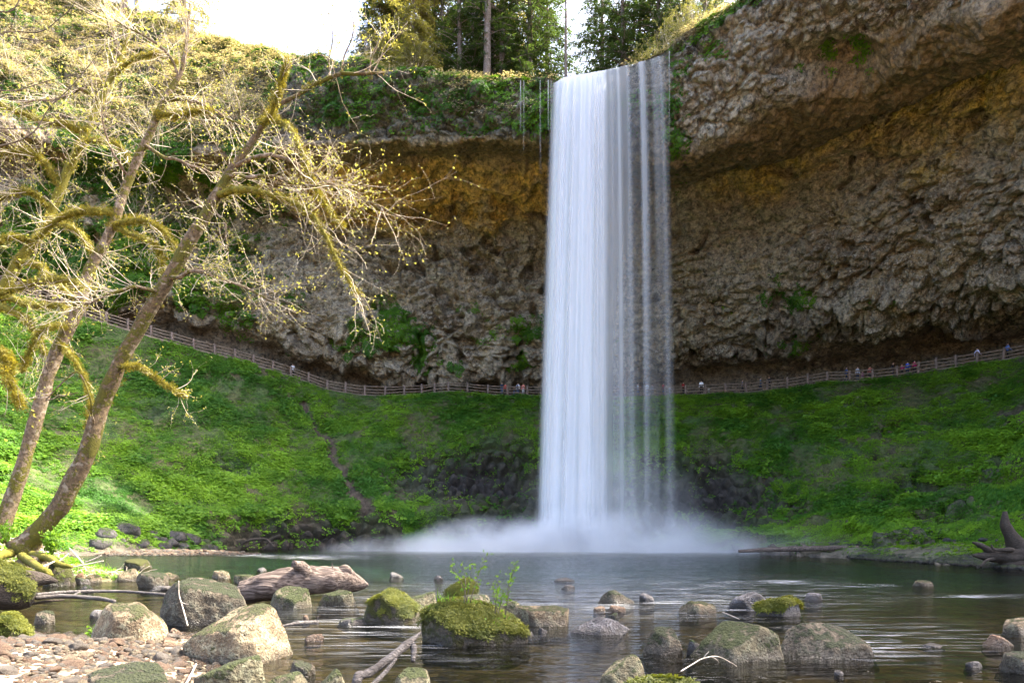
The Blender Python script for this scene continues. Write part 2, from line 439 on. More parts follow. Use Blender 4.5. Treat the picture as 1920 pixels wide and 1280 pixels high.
CX = [-500, 0, 250, 450, 600, 750, 900, 1050, 1250, 1450, 1650, 1850, 2050, 2500, 3600]
SHORE = [30, 46, 54, 62, 68, 70, 70, 70, 66, 54, 42, 34, 29, 22, 14]
SLOPE = [[(900, 38), (700, 46), (520, 53)], [(930, 52), (800, 60), (660, 69)], [(940, 60), (830, 67), (720, 74)], [(960, 66), (870, 71), (770, 77)],
         [(970, 70.5), (900, 74), (800, 80)], [(950, 72.5), (880, 76), (800, 81)], [(950, 72.5), (880, 77), (800, 79.5)], [(950, 73), (880, 77), (800, 80)],
         [(950, 70), (890, 73.5), (820, 76)], [(1000, 62), (910, 68), (820, 72)], [(1008, 52), (900, 63), (800, 69)], [(1004, 46), (870, 58), (760, 66)],
         [(970, 40), (840, 50), (720, 58)], [(900, 30), (750, 38), (600, 45)]]
CLIFF = [[(370, 64), (340, 62), (300, 61), (240, 62), (180, 63), (140, 61), (90, 60), (-250, 84)],
         [(520, 82), (480, 80), (430, 79), (360, 80), (300, 82), (250, 79), (200, 77), (-50, 99)],
         [(600, 86), (560, 83), (500, 82.5), (420, 83), (340, 83.5), (300, 81.5), (262, 79), (32, 97)],
         [(650, 88.5), (605, 85.5), (540, 86), (450, 87), (370, 87), (310, 82), (265, 78), (92, 89)],
         [(690, 93), (655, 89), (590, 88), (480, 89.5), (395, 88), (295, 82.5), (264, 77), (113, 81)],
         [(712, 95), (690, 91.5), (610, 89.5), (490, 90), (405, 88), (292, 81.5), (260, 75), (140, 75)],
         [(722, 95), (700, 92), (620, 90), (500, 89.5), (400, 87), (290, 80), (258, 73), (148, 73)],
         [(722, 95), (700, 92), (620, 90), (500, 89), (392, 86), (300, 79), (258, 70), (150, 69)],
         [(715, 93.5), (690, 90.5), (620, 86.5), (500, 84), (378, 80), (335, 74), (285, 66), (96, 63)],
         [(700, 90), (645, 85.5), (570, 81), (450, 78), (322, 74.5), (278, 69.5), (190, 62), (-45, 57)],
         [(680, 84.5), (612, 79), (540, 74), (400, 70), (222, 66), (180, 61), (60, 55), (-220, 50)],
         [(650, 76.5), (588, 71.5), (500, 66), (350, 62), (140, 57.5), (105, 53.5), (-10, 48), (-400, 44)],
         [(605, 70), (550, 64), (470, 59), (300, 55), (60, 50.5), (20, 46.5), (-150, 42), (-600, 38)],
         [(470, 54), (430, 50), (360, 47), (150, 44), (-100, 42), (-160, 38), (-350, 34), (-900, 32)]]

SLOPE.append([(HZ - (HZ - y) / .65, d * .65) for y, d in SLOPE[-1]])
CLIFF.append([(HZ - (HZ - y) / .65, d * .65) for y, d in CLIFF[-1]])

def px_samples(dense, lo=-30, hi=1950):
    return np.concatenate([np.linspace(-500, lo, 60)[:-1], np.linspace(lo, hi, dense), np.linspace(hi, 3600, 80)[1:]])

def to_world(px, py, D):
    return np.stack([(px - 960) / F * D, D, CH + (HZ - py) / F * D], -1)

def project(G):
    D = G[..., 1]
    return 960 + F * G[..., 0] / D, HZ - F * (G[..., 2] - CH) / D

# ------------------------------------------------------------------ hillside below the trail
def build_slope():
    px = px_samples(760)
    cols = []
    for i, x in enumerate(CX):
        s = SHORE[i]; row = []
        for z, d in ((-3.0, s - 5.0), (0.0, s)):
            row += [HZ - F * (z - CH) / d, d]
        for (y, d) in SLOPE[i]: row += [y, d]
        td = trail_d(x)[0]
        row += [trail_y(x) + 2, td]
        cols.append(row)
    C = hermite(CX, np.array(cols, float), px)
    C[:, -2] = trail_y(px) + 1.5; C[:, -1] = trail_d(px)
    segs = [8, 60, 80, 80, 80]
    t = np.concatenate([np.linspace(i, i + 1, n, endpoint=False) for i, n in enumerate(segs)] + [[5.0]])
    G = np.empty((len(t), len(px), 3))
    for j in range(len(px)):
        w = to_world(np.full(6, px[j]), C[j, 0::2], C[j, 1::2])
        G[:, j] = hermite(np.arange(6), w, t)
    N = -grid_normals(G)
    N = np.where((N[..., 1:2] > 0.2), -N, N)
    qx, qy = project(G)
    wob = fbm(G, 6.0, 3, 5) * 40
    rock = np.clip(ell(qx + wob, qy + wob * .5, 885, 885, 165, 66) + ell(qx + wob, qy, 1345, 915, 150, 76) + ell(qx, qy + wob * .4, 570, 1000, 190, 42)
                   + .45 * ell(qx + wob * 1.5, qy + wob * .5, 470, 872, 45, 16) + .45 * ell(qx + wob * 1.5, qy + wob * .5, 300, 775, 45, 14) + ell(qx, qy, 1120, 960, 160, 60) + ell(qx + wob, qy, 930, 985, 120, 40), 0, 1)
    rock = np.clip(rock + 0.9 * sstep(0.25, 0.45, fbm(G, 3.0, 4, 21)) * sstep(720, 850, qy) * sstep(1100, 1400, qx) * 0.5, 0, 1)
    gully = 570 + (qy - 750) * 0.55 + fbm(G, 4.0, 3, 31) * 18
    soil = np.clip(1.4 - np.abs(qx - gully) / (6 + (qy - 740) * 0.05), 0, 1) * (qy > 745) * (qy < 960)
    soil = np.clip(soil + sstep(0.35, 0.5, fbm(G, 2.2, 4, 77)) * 0.8 * sstep(1300, 1900, qx) + sstep(955, 1010, qy) * 0.6 * (qx < 760) * (qx > 420), 0, 1)
    shore = sstep(1.2, 0.0, G[..., 2])
    top = sstep(5.0, 4.6, t)[:, None]
    c1, c2 = cell(G, 1.3, 4)
    blocky = np.clip((c2 - c1) * 2.2, 0, 1)
    d = fbm(G, 7, 4, 1) * 0.9 + fbm(G, 2.0, 4, 2) * 0.45 + rock * ((blocky - 0.6) * 1.3 - 2.1 + ridge(G * np.array([1, 1, .35]), 1.5, 3, 8) * .4) - soil * 0.25
    G = G + N * (d * top)[..., None]
    n1 = fbm(G, 3.0, 4, 9)[..., None]
    green = np.array([0.045, 0.085, 0.018]); br = np.array([0.10, 0.07, 0.04]); dk = np.array([0.048, 0.041, 0.036])
    col = green + (br - green) * np.clip(0.35 + n1 * 0.9, 0, 1)
    col = col + (dk - col) * rock[..., None]
    col = col + (np.array([0.075, 0.055, 0.038]) - col) * soil[..., None]
    col = col + (np.array([0.12, 0.10, 0.08]) - col) * (shore * 0.7)[..., None]
    left = sstep(400, 150, qx)
    cov = np.clip(0.95 - rock * 1.1 - soil * 1.05 - shore * 0.9 + fbm(G, 2.5, 4, 15) * 0.8 - .9 * sstep(.28, .42, fbm(G, 1.4, 3, 16)), 0, 1)
    cov = np.where(rock > 0.5, np.maximum(cov * .3, 0.10 * (fbm(G, 1.6, 3, 41) > 0.05)), cov)
    me = make_mesh('hillside', G.reshape(-1, 3), grid_faces(*G.shape[:2])[:, ::-1], True, {'Col': col.reshape(-1, 3)})
    tag(link('hillside', me, M['slope']), kind='structure')
    return G, N, cov, qx, qy, rock, soil

# ------------------------------------------------------------------ cliff above the trail
def build_cliff():
    px = px_samples(860)
    cols = []
    for i, x in enumerate(CX):
        cols.append([v for p in CLIFF[i] for v in p])
    C = hermite(CX, np.array(cols, float), px)
    td = trail_d(px); ty = trail_y(px) + 1.5
    tz = CH + (HZ - ty) / F * td
    segs = [5, 12, 34, 60, 92, 84, 62, 56, 104, 14, 8]
    t = np.concatenate([np.linspace(i, i + 1, n, endpoint=False) for i, n in enumerate(segs)] + [[float(len(segs))]])
    G = np.empty((len(t), len(px), 3))
    for j in range(len(px)):
        D = C[j, 1::2]; y = C[j, 0::2]
        w = to_world(np.full(8, px[j]), y, D)
        dirx = (px[j] - 960) / F
        a = np.array([dirx * (td[j] + 2.8), td[j] + 2.8, tz[j] + 0.02])
        cd = max(td[j] + 4.0, D[0] - 0.5)
        b = np.array([dirx * cd, cd, tz[j] + 0.3])
        rim = w[-1]
        e = np.array([dirx * (rim[1] + 9), rim[1] + 9, rim[2] + 1.2 + 0.0035 * max(0, 500 - px[j])])
        g = np.array([dirx * (rim[1] + 60), rim[1] + 60, rim[2] + 4 + 0.01 * max(0, 500 - px[j])])
        ctrl = np.vstack([a[None], b[None], w, e[None], g[None]])
        G[:, j] = hermite(np.arange(len(ctrl)), ctrl, t)
    T = np.repeat(t[:, None], len(px), 1)
    qx, qy = project(G); QX = np.repeat(px[None], len(t), 0)
    N = -grid_normals(G)
    cen = np.array([0, 30.0, 25.0]) - G
    sgn = np.where((N * cen).sum(-1, keepdims=True) < 0, -1.0, 1.0)
    N = N * np.where((T < 9.0)[..., None], sgn, np.where(N[..., 2:3] < 0, -1.0, 1.0))
    fix = np.minimum(sstep(0.0, 1.2, T), 1)
    # warp, then knobbly conglomerate
    W = G + np.stack([fbm(G, 5, 3, 60), fbm(G, 5, 3, 61), fbm(G, 5, 3, 62)], -1) * 1.5
    c1, c2 = cell(W * np.array([1, 1, 1.35]), 2.1, 3)
    k1, k2 = cell(W * np.array([1, 1, 1.2]), 0.95, 5)
    m1, m2 = cell(G + (W - G) * .3, 0.52, 6)
    strata = ridge(W * np.array([.3, .3, 1.5]), 2.6, 3, 57)
    big = fbm(G, 13, 3, 50); mid = fbm(W, 3.2, 4, 51); rg = ridge(W * np.array([1, 1, 1.8]), 4.2, 4, 52)
    wall = sstep(2.2, 3.2, T) * sstep(6.4, 5.9, T)
    left = sstep(1100, 1000, QX)
    ochre = left * sstep(5.55, 5.85, T + mid * .3) * sstep(7.2, 6.8, T) * sstep(420, 620, QX)
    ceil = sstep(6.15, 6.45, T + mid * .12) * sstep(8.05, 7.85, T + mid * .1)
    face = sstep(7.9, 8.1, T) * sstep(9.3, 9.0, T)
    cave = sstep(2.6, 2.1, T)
    gro = -(1 - sstep(0, .20, c2 - c1)) * 0.7 - (1 - sstep(0, .22, k2 - k1)) * 0.30
    vary = 0.45 + 0.75 * sstep(-.25, .3, fbm(G, 6.0, 3, 64))
    knob = ((0.55 - c1) * 1.0 + (0.5 - k1) * 0.5 + (0.5 - m1) * .35 + gro * .8) * vary + strata * .6 + fbm(W, 1.1, 4, 65) * .55
    d = big * 1.6 * sstep(1.5, 3, T) * sstep(9.2, 8.6, T) + mid * 0.7
    d = d + wall * (knob * 1.0 + rg * 0.7) + ochre * (rg * 1.5 + (0.5 - c1) * 0.9) + ceil * ((0.5 - k1) * 0.40 + (.5 - m1) * .25 + rg * 0.35 + strata * .3) + face * (mid * .5 + (0.5 - k1) * 0.55 + (.5 - m1) * .35 + (0.55 - c1) * .45 + gro * .5)
    d = d + cave * (0.5 - c1) * 1.0
    # hollows
    hol = ell(qx, qy, 1555, 115, 95, 45) * 2.5 * (T > 6.3) + ell(qx, qy, 1765, 640, 55, 26) * 3.0 * (T < 4) + ell(qx, qy, 700, 575, 60, 20) * 1.8 + ell(qx, qy, 1330, 690, 45, 30) * 1.5
    hol = hol + np.clip(sstep(0.28, 0.5, fbm(W, 2.4, 3, 90)) * 2.4 * wall, 0, 2)
    mb = sstep(0.0, 0.4, fbm(G, 4.5, 3, 91)) * sstep(2.1, 2.7, T) * sstep(4.4, 3.9, T)
    cre = np.exp(-((T - 6.16 + fbm(G, 5.0, 3, 93) * .18) / .10) ** 2) * sstep(1245, 1310, QX) * (2.8 + 2.5 * fbm(G, 4.0, 2, 94))
    cre = cre + np.exp(-((T - 5.80 + fbm(G, 6.0, 3, 92) * .5) / .08) ** 2) * sstep(450, 560, QX) * sstep(1080, 1020, QX) * np.clip(.9 + 4 * fbm(G, 3.5, 2, 96), 0, 3)
    d = d + mb * 1.3 - hol - np.clip(cre, 0, 4)
    d = d * fix * sstep(10.5, 9.2, T)
    lip = sstep(1025, 1050, QX) * sstep(1275, 1245, QX) * sstep(8.45, 8.8, T)
    d = d * (1 - .9 * lip) - .5 * lip * sstep(10, 9.2, T)
    G = G + N * d[..., None]
    fine = (vn(G / 0.28, 70) * 0.05 + vn(G / 0.55, 71) * 0.10) * fix * (1 - 0.6 * ceil)
    G = G + N * fine[..., None]
    # colours
    def L(c, tgt, m): return c + (np.array(tgt) - c) * np.clip(m, 0, 1)[..., None]
    n1 = fbm(G, 5, 4, 80); n2 = fbm(G, 1.6, 4, 81); n3 = fbm(G * np.array([1, 1, .3]), 2.0, 4, 82)
    col = np.zeros(G.shape) + np.array([0.37, 0.31, 0.215])
    col = L(col, [0.235, 0.18, 0.115], 0.4 + n1 * 1.2)
    col = L(col, [0.30, 0.21, 0.08], sstep(0.12, 0.45, n2 + n1 * .6) * 0.45 * wall)
    col = L(col, [0.60, 0.39, 0.09], ochre * (0.8 + n2))
    gold = sstep(1240, 1420, QX) * sstep(5.2, 5.95, T + n1 * .6) * sstep(6.35, 6.1, T)
    col = L(col, [0.52, 0.38, 0.08], gold * (0.75 + n2))
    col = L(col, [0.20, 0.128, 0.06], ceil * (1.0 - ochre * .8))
    pale = face * sstep(1230, 1300, QX)
    col = L(col, [0.27, 0.22, 0.15], pale * (0.75 + n2 * 1.2) * sstep(8.0, 8.2, T + n1 * .5))
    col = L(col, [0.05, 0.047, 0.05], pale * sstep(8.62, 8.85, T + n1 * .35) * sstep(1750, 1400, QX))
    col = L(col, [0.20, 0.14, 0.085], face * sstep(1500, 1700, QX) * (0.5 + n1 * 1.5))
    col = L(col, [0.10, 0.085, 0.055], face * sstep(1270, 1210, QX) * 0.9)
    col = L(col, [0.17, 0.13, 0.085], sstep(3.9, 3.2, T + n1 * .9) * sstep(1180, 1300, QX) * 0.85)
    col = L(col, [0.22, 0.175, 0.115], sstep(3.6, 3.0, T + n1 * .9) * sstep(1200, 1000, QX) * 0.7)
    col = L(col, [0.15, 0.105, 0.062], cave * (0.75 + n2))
    col = L(col, [0.07, 0.085, 0.025], sstep(8.9, 9.1, T))
    plat = sstep(8.95, 9.1, T)
    col = L(col, [0.16, 0.125, 0.08], plat * 0.8)
    col = L(col, [0.17, 0.13, 0.085], sstep(600, 420, QX) * sstep(7.8, 8.2, T))
    lich = np.clip(wall * (1 - gold * .7) * 0.9 * (0.75 + n1) + pale * (0.9 + n1) + ceil * .25 - cave * .6 - ochre * .5, 0, 1)
    rough = np.clip(0.75 - 0.35 * ceil, 0, 1)
    # where plants hold
    lowm = sstep(2.0, 2.5, T) * sstep(4.6, 3.7, T + n1 * 0.8)
    moss = lowm * sstep(0.02, 0.22, fbm(G, 4.0, 4, 95) + 0.35 * N[..., 2]) * sstep(180, 300, QX) * sstep(1060, 1000, QX)
    moss = np.maximum(moss, 0.75 * lowm * sstep(0.10, 0.3, fbm(G, 5.0, 4, 96) + 0.35 * N[..., 2]) * sstep(1060, 1200, QX) * sstep(1800, 1500, QX))
    band = face * sstep(1260, 1030, QX + n2 * 60) * sstep(8.0, 8.25, T + n2 * .45) * (0.85 + n1 * .6)
    band = np.maximum(band, 0.8 * ell(qx, qy, 1560, 118, 70, 34) * (n2 > -0.1))
    band = np.maximum(band, 0.9 * ell(qx, qy, 1262, 230, 30, 130) * (n2 > 0))
    band = np.maximum(band, 0.5 * face * (fbm(G, 3, 3, 97) > 0.22) * sstep(1250, 1300, QX) * sstep(8.5, 8.8, T))
    rimm = sstep(8.85, 8.97, T) * sstep(9.6, 9.3, T)
    leftm = (1 - .88 * sstep(8, 8.3, T)) * sstep(560, 300, QX + n1 * 120) * sstep(2.0, 3.0, T) * sstep(-0.05, 0.2, fbm(G, 5, 4, 98) + .1 + 0.3 * sstep(7.8, 8.2, T)) * sstep(10.5, 9.8, T)
    cov = np.clip(np.maximum.reduce([moss, band * .6 * (.35 + sstep(-.15, .2, fbm(G, 2.0, 3, 88))), rimm * 0.9 * (fbm(G, 2.5, 3, 99) > -.15), leftm]), 0, 1) * (1 - lip * (QX < 1252))
    col = L(col, [0.05, 0.065, 0.018], cov * 0.75)
    V = G.reshape(-1, 3)
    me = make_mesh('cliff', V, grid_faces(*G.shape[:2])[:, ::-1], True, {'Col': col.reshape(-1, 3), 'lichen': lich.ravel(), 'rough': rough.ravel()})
    tag(link('cliff', me, M['cliff']), kind='structure')
    return G, N, cov, T, QX, qx, qy

SG = build_slope()
CG = build_cliff()

# trail: a packed path between the slope and the foot of the cliff
def build_trail():
    px = np.linspace(-480, 2480, 420); td = trail_d(px); ty = trail_y(px) + 1.5
    tz = CH + (HZ - ty) / F * td + 0.03
    rows = []
    for o, dz in ((-0.12, -0.5), (-0.1, 0.0), (1.0, 0.02), (2.0, 0.02), (3.1, 0.0), (3.12, -0.5)):
        rows.append(np.stack([(px - 960) / F * (td + o), td + o, tz + dz + fbm(np.stack([px, td, td], -1), 60, 2, int(o * 10) + 5) * 0.03], -1))
    G = np.array(rows)
    tag(link('trail', make_mesh('trail', G.reshape(-1, 3), grid_faces(*G.shape[:2])), M['soil']), kind='structure')
build_trail()

# ------------------------------------------------------------------ stream bed, banks and water
def ground_z(x, y):
    p = np.stack([x, y, np.zeros_like(x)], -1)
    bed = -0.32 - 1.5 * sstep(20, 42, y) + fbm(p, 3.0, 3, 5) * 0.14 - 0.3 * sstep(4, 12, x) * sstep(8, 20, y)
    beach = np.minimum((11.9 - y) * 0.11 + fbm(p, 1.5, 3, 8) * .05, (-3.6 - x - 0.30 * (y - 8)) * 0.16 + fbm(p, 1.2, 3, 9) * .05)
    beach = np.where(y < 4, np.minimum(beach, 0.6), beach)
    bank = np.maximum(1.5 * np.exp(-(((x + 20.5) / 4.6) ** 2 + ((y - 26.5) / 3.0) ** 2)), .62 * np.exp(-(((x + 15.3) / 2.6) ** 2 + ((y - 25.2) / 1.5) ** 2))) - 0.35
    bank2 = (-22.0 - x - 0.42 * np.abs(y - 26)) * 0.35
    bar = 0.62 * np.exp(-(((x + 27.0) / 8.5) ** 2 + ((y - 53.5) / 4.2) ** 2)) - 0.36
    z = np.maximum.reduce([bed, beach, bank + fbm(p, 1.5, 3, 12) * .12, np.minimum(bank2, 4 + 0 * x), bar])
    behind = np.clip(-2 - y, 0, 40) * 0.12 - 0.4
    return np.maximum(z, np.minimum(behind, 3.0))

def build_ground():
    xs = np.concatenate([np.linspace(-75, -32, 60)[:-1], np.linspace(-32, 16, 420), np.linspace(16, 75, 120)[1:]])
    ys = np.concatenate([np.linspace(-45, 4, 40)[:-1], np.linspace(4, 32, 300), np.linspace(32, 72, 130)[1:]])
    X, Y = np.meshgrid(xs, ys)
    Z = ground_z(X, Y)
    G = np.stack([X, Y, Z], -1)
    G[..., 2] += fbm(G, 0.35, 2, 19) * 0.03
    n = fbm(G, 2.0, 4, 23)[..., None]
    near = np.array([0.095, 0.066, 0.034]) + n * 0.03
    far = np.array([0.022, 0.075, 0.062])  # light absorbed by the deep water is painted into the far bed
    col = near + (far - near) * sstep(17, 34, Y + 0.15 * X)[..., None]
    dry = sstep(-0.02, 0.08, Z)[..., None]
    col = col + (np.array([0.22, 0.155, 0.105]) - col) * dry * (Y < 14)[..., None]
    grass = np.array([0.20, 0.16, 0.07])
    col = col + (grass - col) * dry * ((Y > 14) & (Y < 45))[..., None] * 0.8
    col = col + (np.array([0.26, 0.24, 0.21]) - col) * dry * ((Y >= 45))[..., None]
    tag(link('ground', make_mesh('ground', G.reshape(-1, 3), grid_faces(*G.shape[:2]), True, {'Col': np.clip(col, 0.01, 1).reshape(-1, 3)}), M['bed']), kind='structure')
build_ground()

def build_water():
    xs = np.linspace(-75, 75, 260); ys = np.concatenate([np.linspace(-40, 5, 10)[:-1], np.linspace(5, 74, 300)])
    X, Y = np.meshgrid(xs, ys)
    G = np.stack([X, Y, np.zeros_like(X)], -1)
    qx = 960 + F * X / np.maximum(Y, 1); qy = HZ + F * CH / np.maximum(Y, 1)
    foam = ell(qx, qy, 600, 1043, 95, 5) + ell(qx, qy, 1440, 1091, 85, 4) + ell(qx, qy, 1600, 1097, 70, 3) * .8 + ell(qx, qy, 1830, 1117, 120, 4) * .6 + ell(qx, qy, 470, 1040, 50, 3) \
        + ell(qx, qy, 1680, 1215, 60, 5) * .4 + ell(qx, qy, 1560, 1205, 90, 6) * .4 + 0.35 * ell(qx, qy, 1300, 1120, 330, 40) + 0.25 * ell(qx, qy, 760, 1170, 220, 70) + .3 * ell(qx, qy, 1650, 1200, 200, 40)
    foam = np.clip(foam, 0, 1) * (Y > 5)
    tag(link('water', make_mesh('water', G.reshape(-1, 3), grid_faces(*X.shape), True, {'foam': foam.ravel()}), M['water']), kind='structure')
build_water()

# ------------------------------------------------------------------ scatter of uncountable plants and pebbles
def rot_euler(nrm, yaw):
    z = nrm / (np.linalg.norm(nrm, axis=1, keepdims=True) + 1e-9)
    a = np.stack([np.cos(yaw), np.sin(yaw), np.zeros_like(yaw)], 1)
    x = np.cross(a, z); x /= np.linalg.norm(x, axis=1, keepdims=True) + 1e-9
    y = np.cross(z, x)
    rx = np.arctan2(y[:, 2], z[:, 2]); ry = -np.arcsin(np.clip(x[:, 2], -1, 1)); rz = np.arctan2(x[:, 1], x[:, 0])
    return np.stack([rx, ry, rz], 1)

def proto_collection(name, meshes, mat):
    c = bpy.data.collections.new(name)
    for m in meshes:
        if len(m.materials) == 0: m.materials.append(mat)
        c.objects.link(bpy.data.objects.new(name + '_piece', m))
    return c

def scatter(name, pts, rot, scl, tint, coll, nproto, parent=None):
    me = bpy.data.meshes.new(name)
    n = len(pts)
    me.vertices.add(n); me.vertices.foreach_set('co', np.asarray(pts, np.float32).ravel())
    def at(k, typ, v, f='value'):
        a = me.attributes.new(k, typ, 'POINT'); a.data.foreach_set(f, np.asarray(v).ravel())
    at('rot', 'FLOAT_VECTOR', np.asarray(rot, np.float32), 'vector')
    at('scl', 'FLOAT_VECTOR', np.asarray(scl, np.float32), 'vector')
    at('tint', 'FLOAT', np.asarray(tint, np.float32))
    at('idx', 'INT', RNG.integers(0, nproto, n).astype(np.int32))
    o = link(name, me, None, parent)
    g = bpy.data.node_groups.new(name + '_nodes', 'GeometryNodeTree')
    g.interface.new_socket('Geometry', in_out='INPUT', socket_type='NodeSocketGeometry')
    g.interface.new_socket('Geometry', in_out='OUTPUT', socket_type='NodeSocketGeometry')
    N = g.nodes; Lk = g.links
    gi = N.new('NodeGroupInput'); go = N.new('NodeGroupOutput')
    ci = N.new('GeometryNodeCollectionInfo'); ci.inputs['Collection'].default_value = coll
    ci.inputs['Separate Children'].default_value = True; ci.inputs['Reset Children'].default_value = True
    iop = N.new('GeometryNodeInstanceOnPoints')
    def attr(k, typ):
        a = N.new('GeometryNodeInputNamedAttribute'); a.data_type = typ; a.inputs['Name'].default_value = k
        return a.outputs[0]
    e2r = N.new('FunctionNodeEulerToRotation')
    Lk.new(attr('rot', 'FLOAT_VECTOR'), e2r.inputs[0])
    Lk.new(gi.outputs[0], iop.inputs['Points']); Lk.new(ci.outputs[0], iop.inputs['Instance'])
    iop.inputs['Pick Instance'].default_value = True
    Lk.new(attr('idx', 'INT'), iop.inputs['Instance Index'])
    Lk.new(e2r.outputs[0], iop.inputs['Rotation']); Lk.new(attr('scl', 'FLOAT_VECTOR'), iop.inputs['Scale'])
    Lk.new(iop.outputs[0], go.inputs[0])
    md = o.modifiers.new('scatter', 'NODES'); md.node_group = g
    return o

def leaf_quads(centers, dirs, ups, ln, wd):
    """pointed, folded leaves: 4 points each -> 2 triangles sharing the midrib"""
    d = dirs / (np.linalg.norm(dirs, axis=1, keepdims=True) + 1e-9)
    s = np.cross(d, ups); s /= np.linalg.norm(s, axis=1, keepdims=True) + 1e-9
    u = np.cross(s, d)
    ln = np.asarray(ln)[:, None]; wd = np.asarray(wd)[:, None]
    a = centers; b = centers + d * ln * .5 + s * wd * .5 + u * wd * .15; c = centers + d * ln; e = centers + d * ln * .5 - s * wd * .5 + u * wd * .15
    V = np.stack([a, b, c, e], 1).reshape(-1, 3)
    i = np.arange(len(centers))[:, None] * 4
    Fq = np.concatenate([i + np.array([[0, 1, 2]]), i + np.array([[0, 2, 3]])], 0)
    return V, Fq

def clump_mesh(name, n, rad, h, ln, wd, seed):
    r = np.random.default_rng(seed)
    a = r.uniform(0, 2 * np.pi, n); q = np.sqrt(r.uniform(0, 1, n)) * rad
    c = np.stack([np.cos(a) * q, np.sin(a) * q, r.uniform(0.1, 1, n) * h * (1 - (q / rad) ** 2 * .6)], 1)
    d = np.stack([np.cos(a) + r.normal(0, .7, n), np.sin(a) + r.normal(0, .7, n), r.uniform(-.25, .3, n)], 1)
    up = np.array([[0, 0, 1.0]]) + r.normal(0, .22, (n, 3))
    V, Fq = leaf_quads(c, d, up, r.uniform(.6, 1.3, n) * ln, r.uniform(.6, 1.3, n) * wd)
    return make_mesh(name, V, Fq, False)

LEAFC = proto_collection('leaf_clump', [clump_mesh('leaf_clump', 15, .30, .20, .20, .16, k) for k in range(5)], M['leaf'])
SCRUB = proto_collection('scrub_clump', [clump_mesh('scrub_clump', 18, .55, .55, .26, .10, 20 + k) for k in range(4)], M['leafdry'])
M['rockmoss'] = leaf_mat('rock_moss_tuft', (0.045, 0.06, 0.008), (0.15, 0.155, 0.018), 0.35, 'INSTANCER')
MOSSR = proto_collection('rock_moss_clump', [clump_mesh('moss_clump', 26, .06, .045, .035, .012, 50 + k) for k in range(4)], M['rockmoss'])
MOSSC = proto_collection('moss_clump', [clump_mesh('moss_clump', 26, .06, .045, .035, .012, 40 + k) for k in range(4)], M['mossleaf'])

def sample_grid(G, N, cov, n, seed):
    r = np.random.default_rng(seed)
    A = G[:-1, :-1]; B = G[:-1, 1:]; C = G[1:, :-1]; E = G[1:, 1:]
    area = np.linalg.norm(np.cross(B - A, C - A), axis=-1)
    w = (area * np.clip(cov[:-1, :-1], 0, 1) ** 1.2 / (A[..., 1] / 60) ** 1.0).ravel(); w /= w.sum()
    k = r.choice(len(w), n, p=w)
    u, v = r.uniform(0, 1, (2, n))[..., None]
    f = lambda Q: Q.reshape(-1, 3)[k]
    p = f(A) * (1 - u) * (1 - v) + f(B) * u * (1 - v) + f(C) * (1 - u) * v + f(E) * u * v
    return p, f(N[:-1, :-1]), k

def plants_on_slope():
    G, N, cov, qx, qy, rock, soil = SG
    w = cov * (qx > -120) * (qx < 2040) * (G[..., 2] > 0.15)
    p, n, k = sample_grid(G, N, w, 150000, 3)
    r = np.random.default_rng(5)
    up = n * 0.9 + np.array([[0, -0.1, 0.45]])
    s = r.gamma(6, .115, len(p)) * (0.85 + 0.8 * np.clip(fbm(p, 3, 2, 7), -0.6, 1))
    s = np.clip(s, .3, 2.0)
    tint = np.clip(0.5 + fbm(p, 5.0, 3, 8) * 1.0 + fbm(p, 1.0, 2, 18) * .5 + r.normal(0, .16, len(p)), 0, 1)
    o = scatter('ground_cover', p - n * 0.05, rot_euler(up, r.uniform(0, 6.28, len(p))), np.repeat(s[:, None], 3, 1), tint, LEAFC, 5)
    tag(o, 'bright green leafy ground cover on the slope below the trail', 'ground cover', kind='stuff')
plants_on_slope()

def lip2(q): return ((q > 1040) & (q < 1250)) * 1.0
def plants_on_cliff():
    G, N, cov, T, QX, qx, qy = CG
    w = cov * (qx > -150) * (qx < 2000) * (qy > -150)
    p, n, k = sample_grid(G, N, w, 52000, 13)
    r = np.random.default_rng(15)
    up = n * 0.8 + np.array([[0, 0, 0.5]])
    s = r.uniform(0.5, 1.25, len(p))
    tint = np.clip(0.34 + fbm(p, 4.0, 3, 8) * 0.7 + r.normal(0, .17, len(p)), 0, 1)
    o = scatter('cliff_plants', p - n * 0.03, rot_euler(up, r.uniform(0, 6.28, len(p))), np.repeat(s[:, None], 3, 1), tint, LEAFC, 5)
    tag(o, 'dark green ferns and moss hanging on the rock face', 'cliff plants', kind='stuff')
    # dry scrub along the rim and the sunlit upper left slope
    w2 = .35 * ((T > 8.35) & (T < 9)) * (QX > 420) * (QX < 1030) * (fbm(G, 3, 3, 87) > .05) + (1 - lip2(QX)) * ((T > 8.9) & (T < 10.2)) * (qx < 1120) * 0.5 + (QX < 520) * ((T > 8.0) & (T <= 10)) * 1.0
    w2 = w2 + ((T > 8.97) & (T < 10)) * (QX > 1180) * (QX < 1500) * .6
    w2 = w2 * (0.3 + sstep(-.1, .3, fbm(G, 4, 3, 44))) * (qx > -200)
    p, n, k = sample_grid(G, N, np.clip(w2, 0, 1), 20000, 14)
    s = r.uniform(0.5, 1.5, len(p))
    o = scatter('dry_scrub', p, rot_euler(n * .5 + np.array([[0, 0, 0.7]]), r.uniform(0, 6.28, len(p))), np.repeat(s[:, None], 3, 1), r.uniform(0, 1, len(p)), SCRUB, 4)
    tag(o, 'pale dry scrub along the sunlit cliff rim', 'scrub', kind='stuff')
plants_on_cliff()

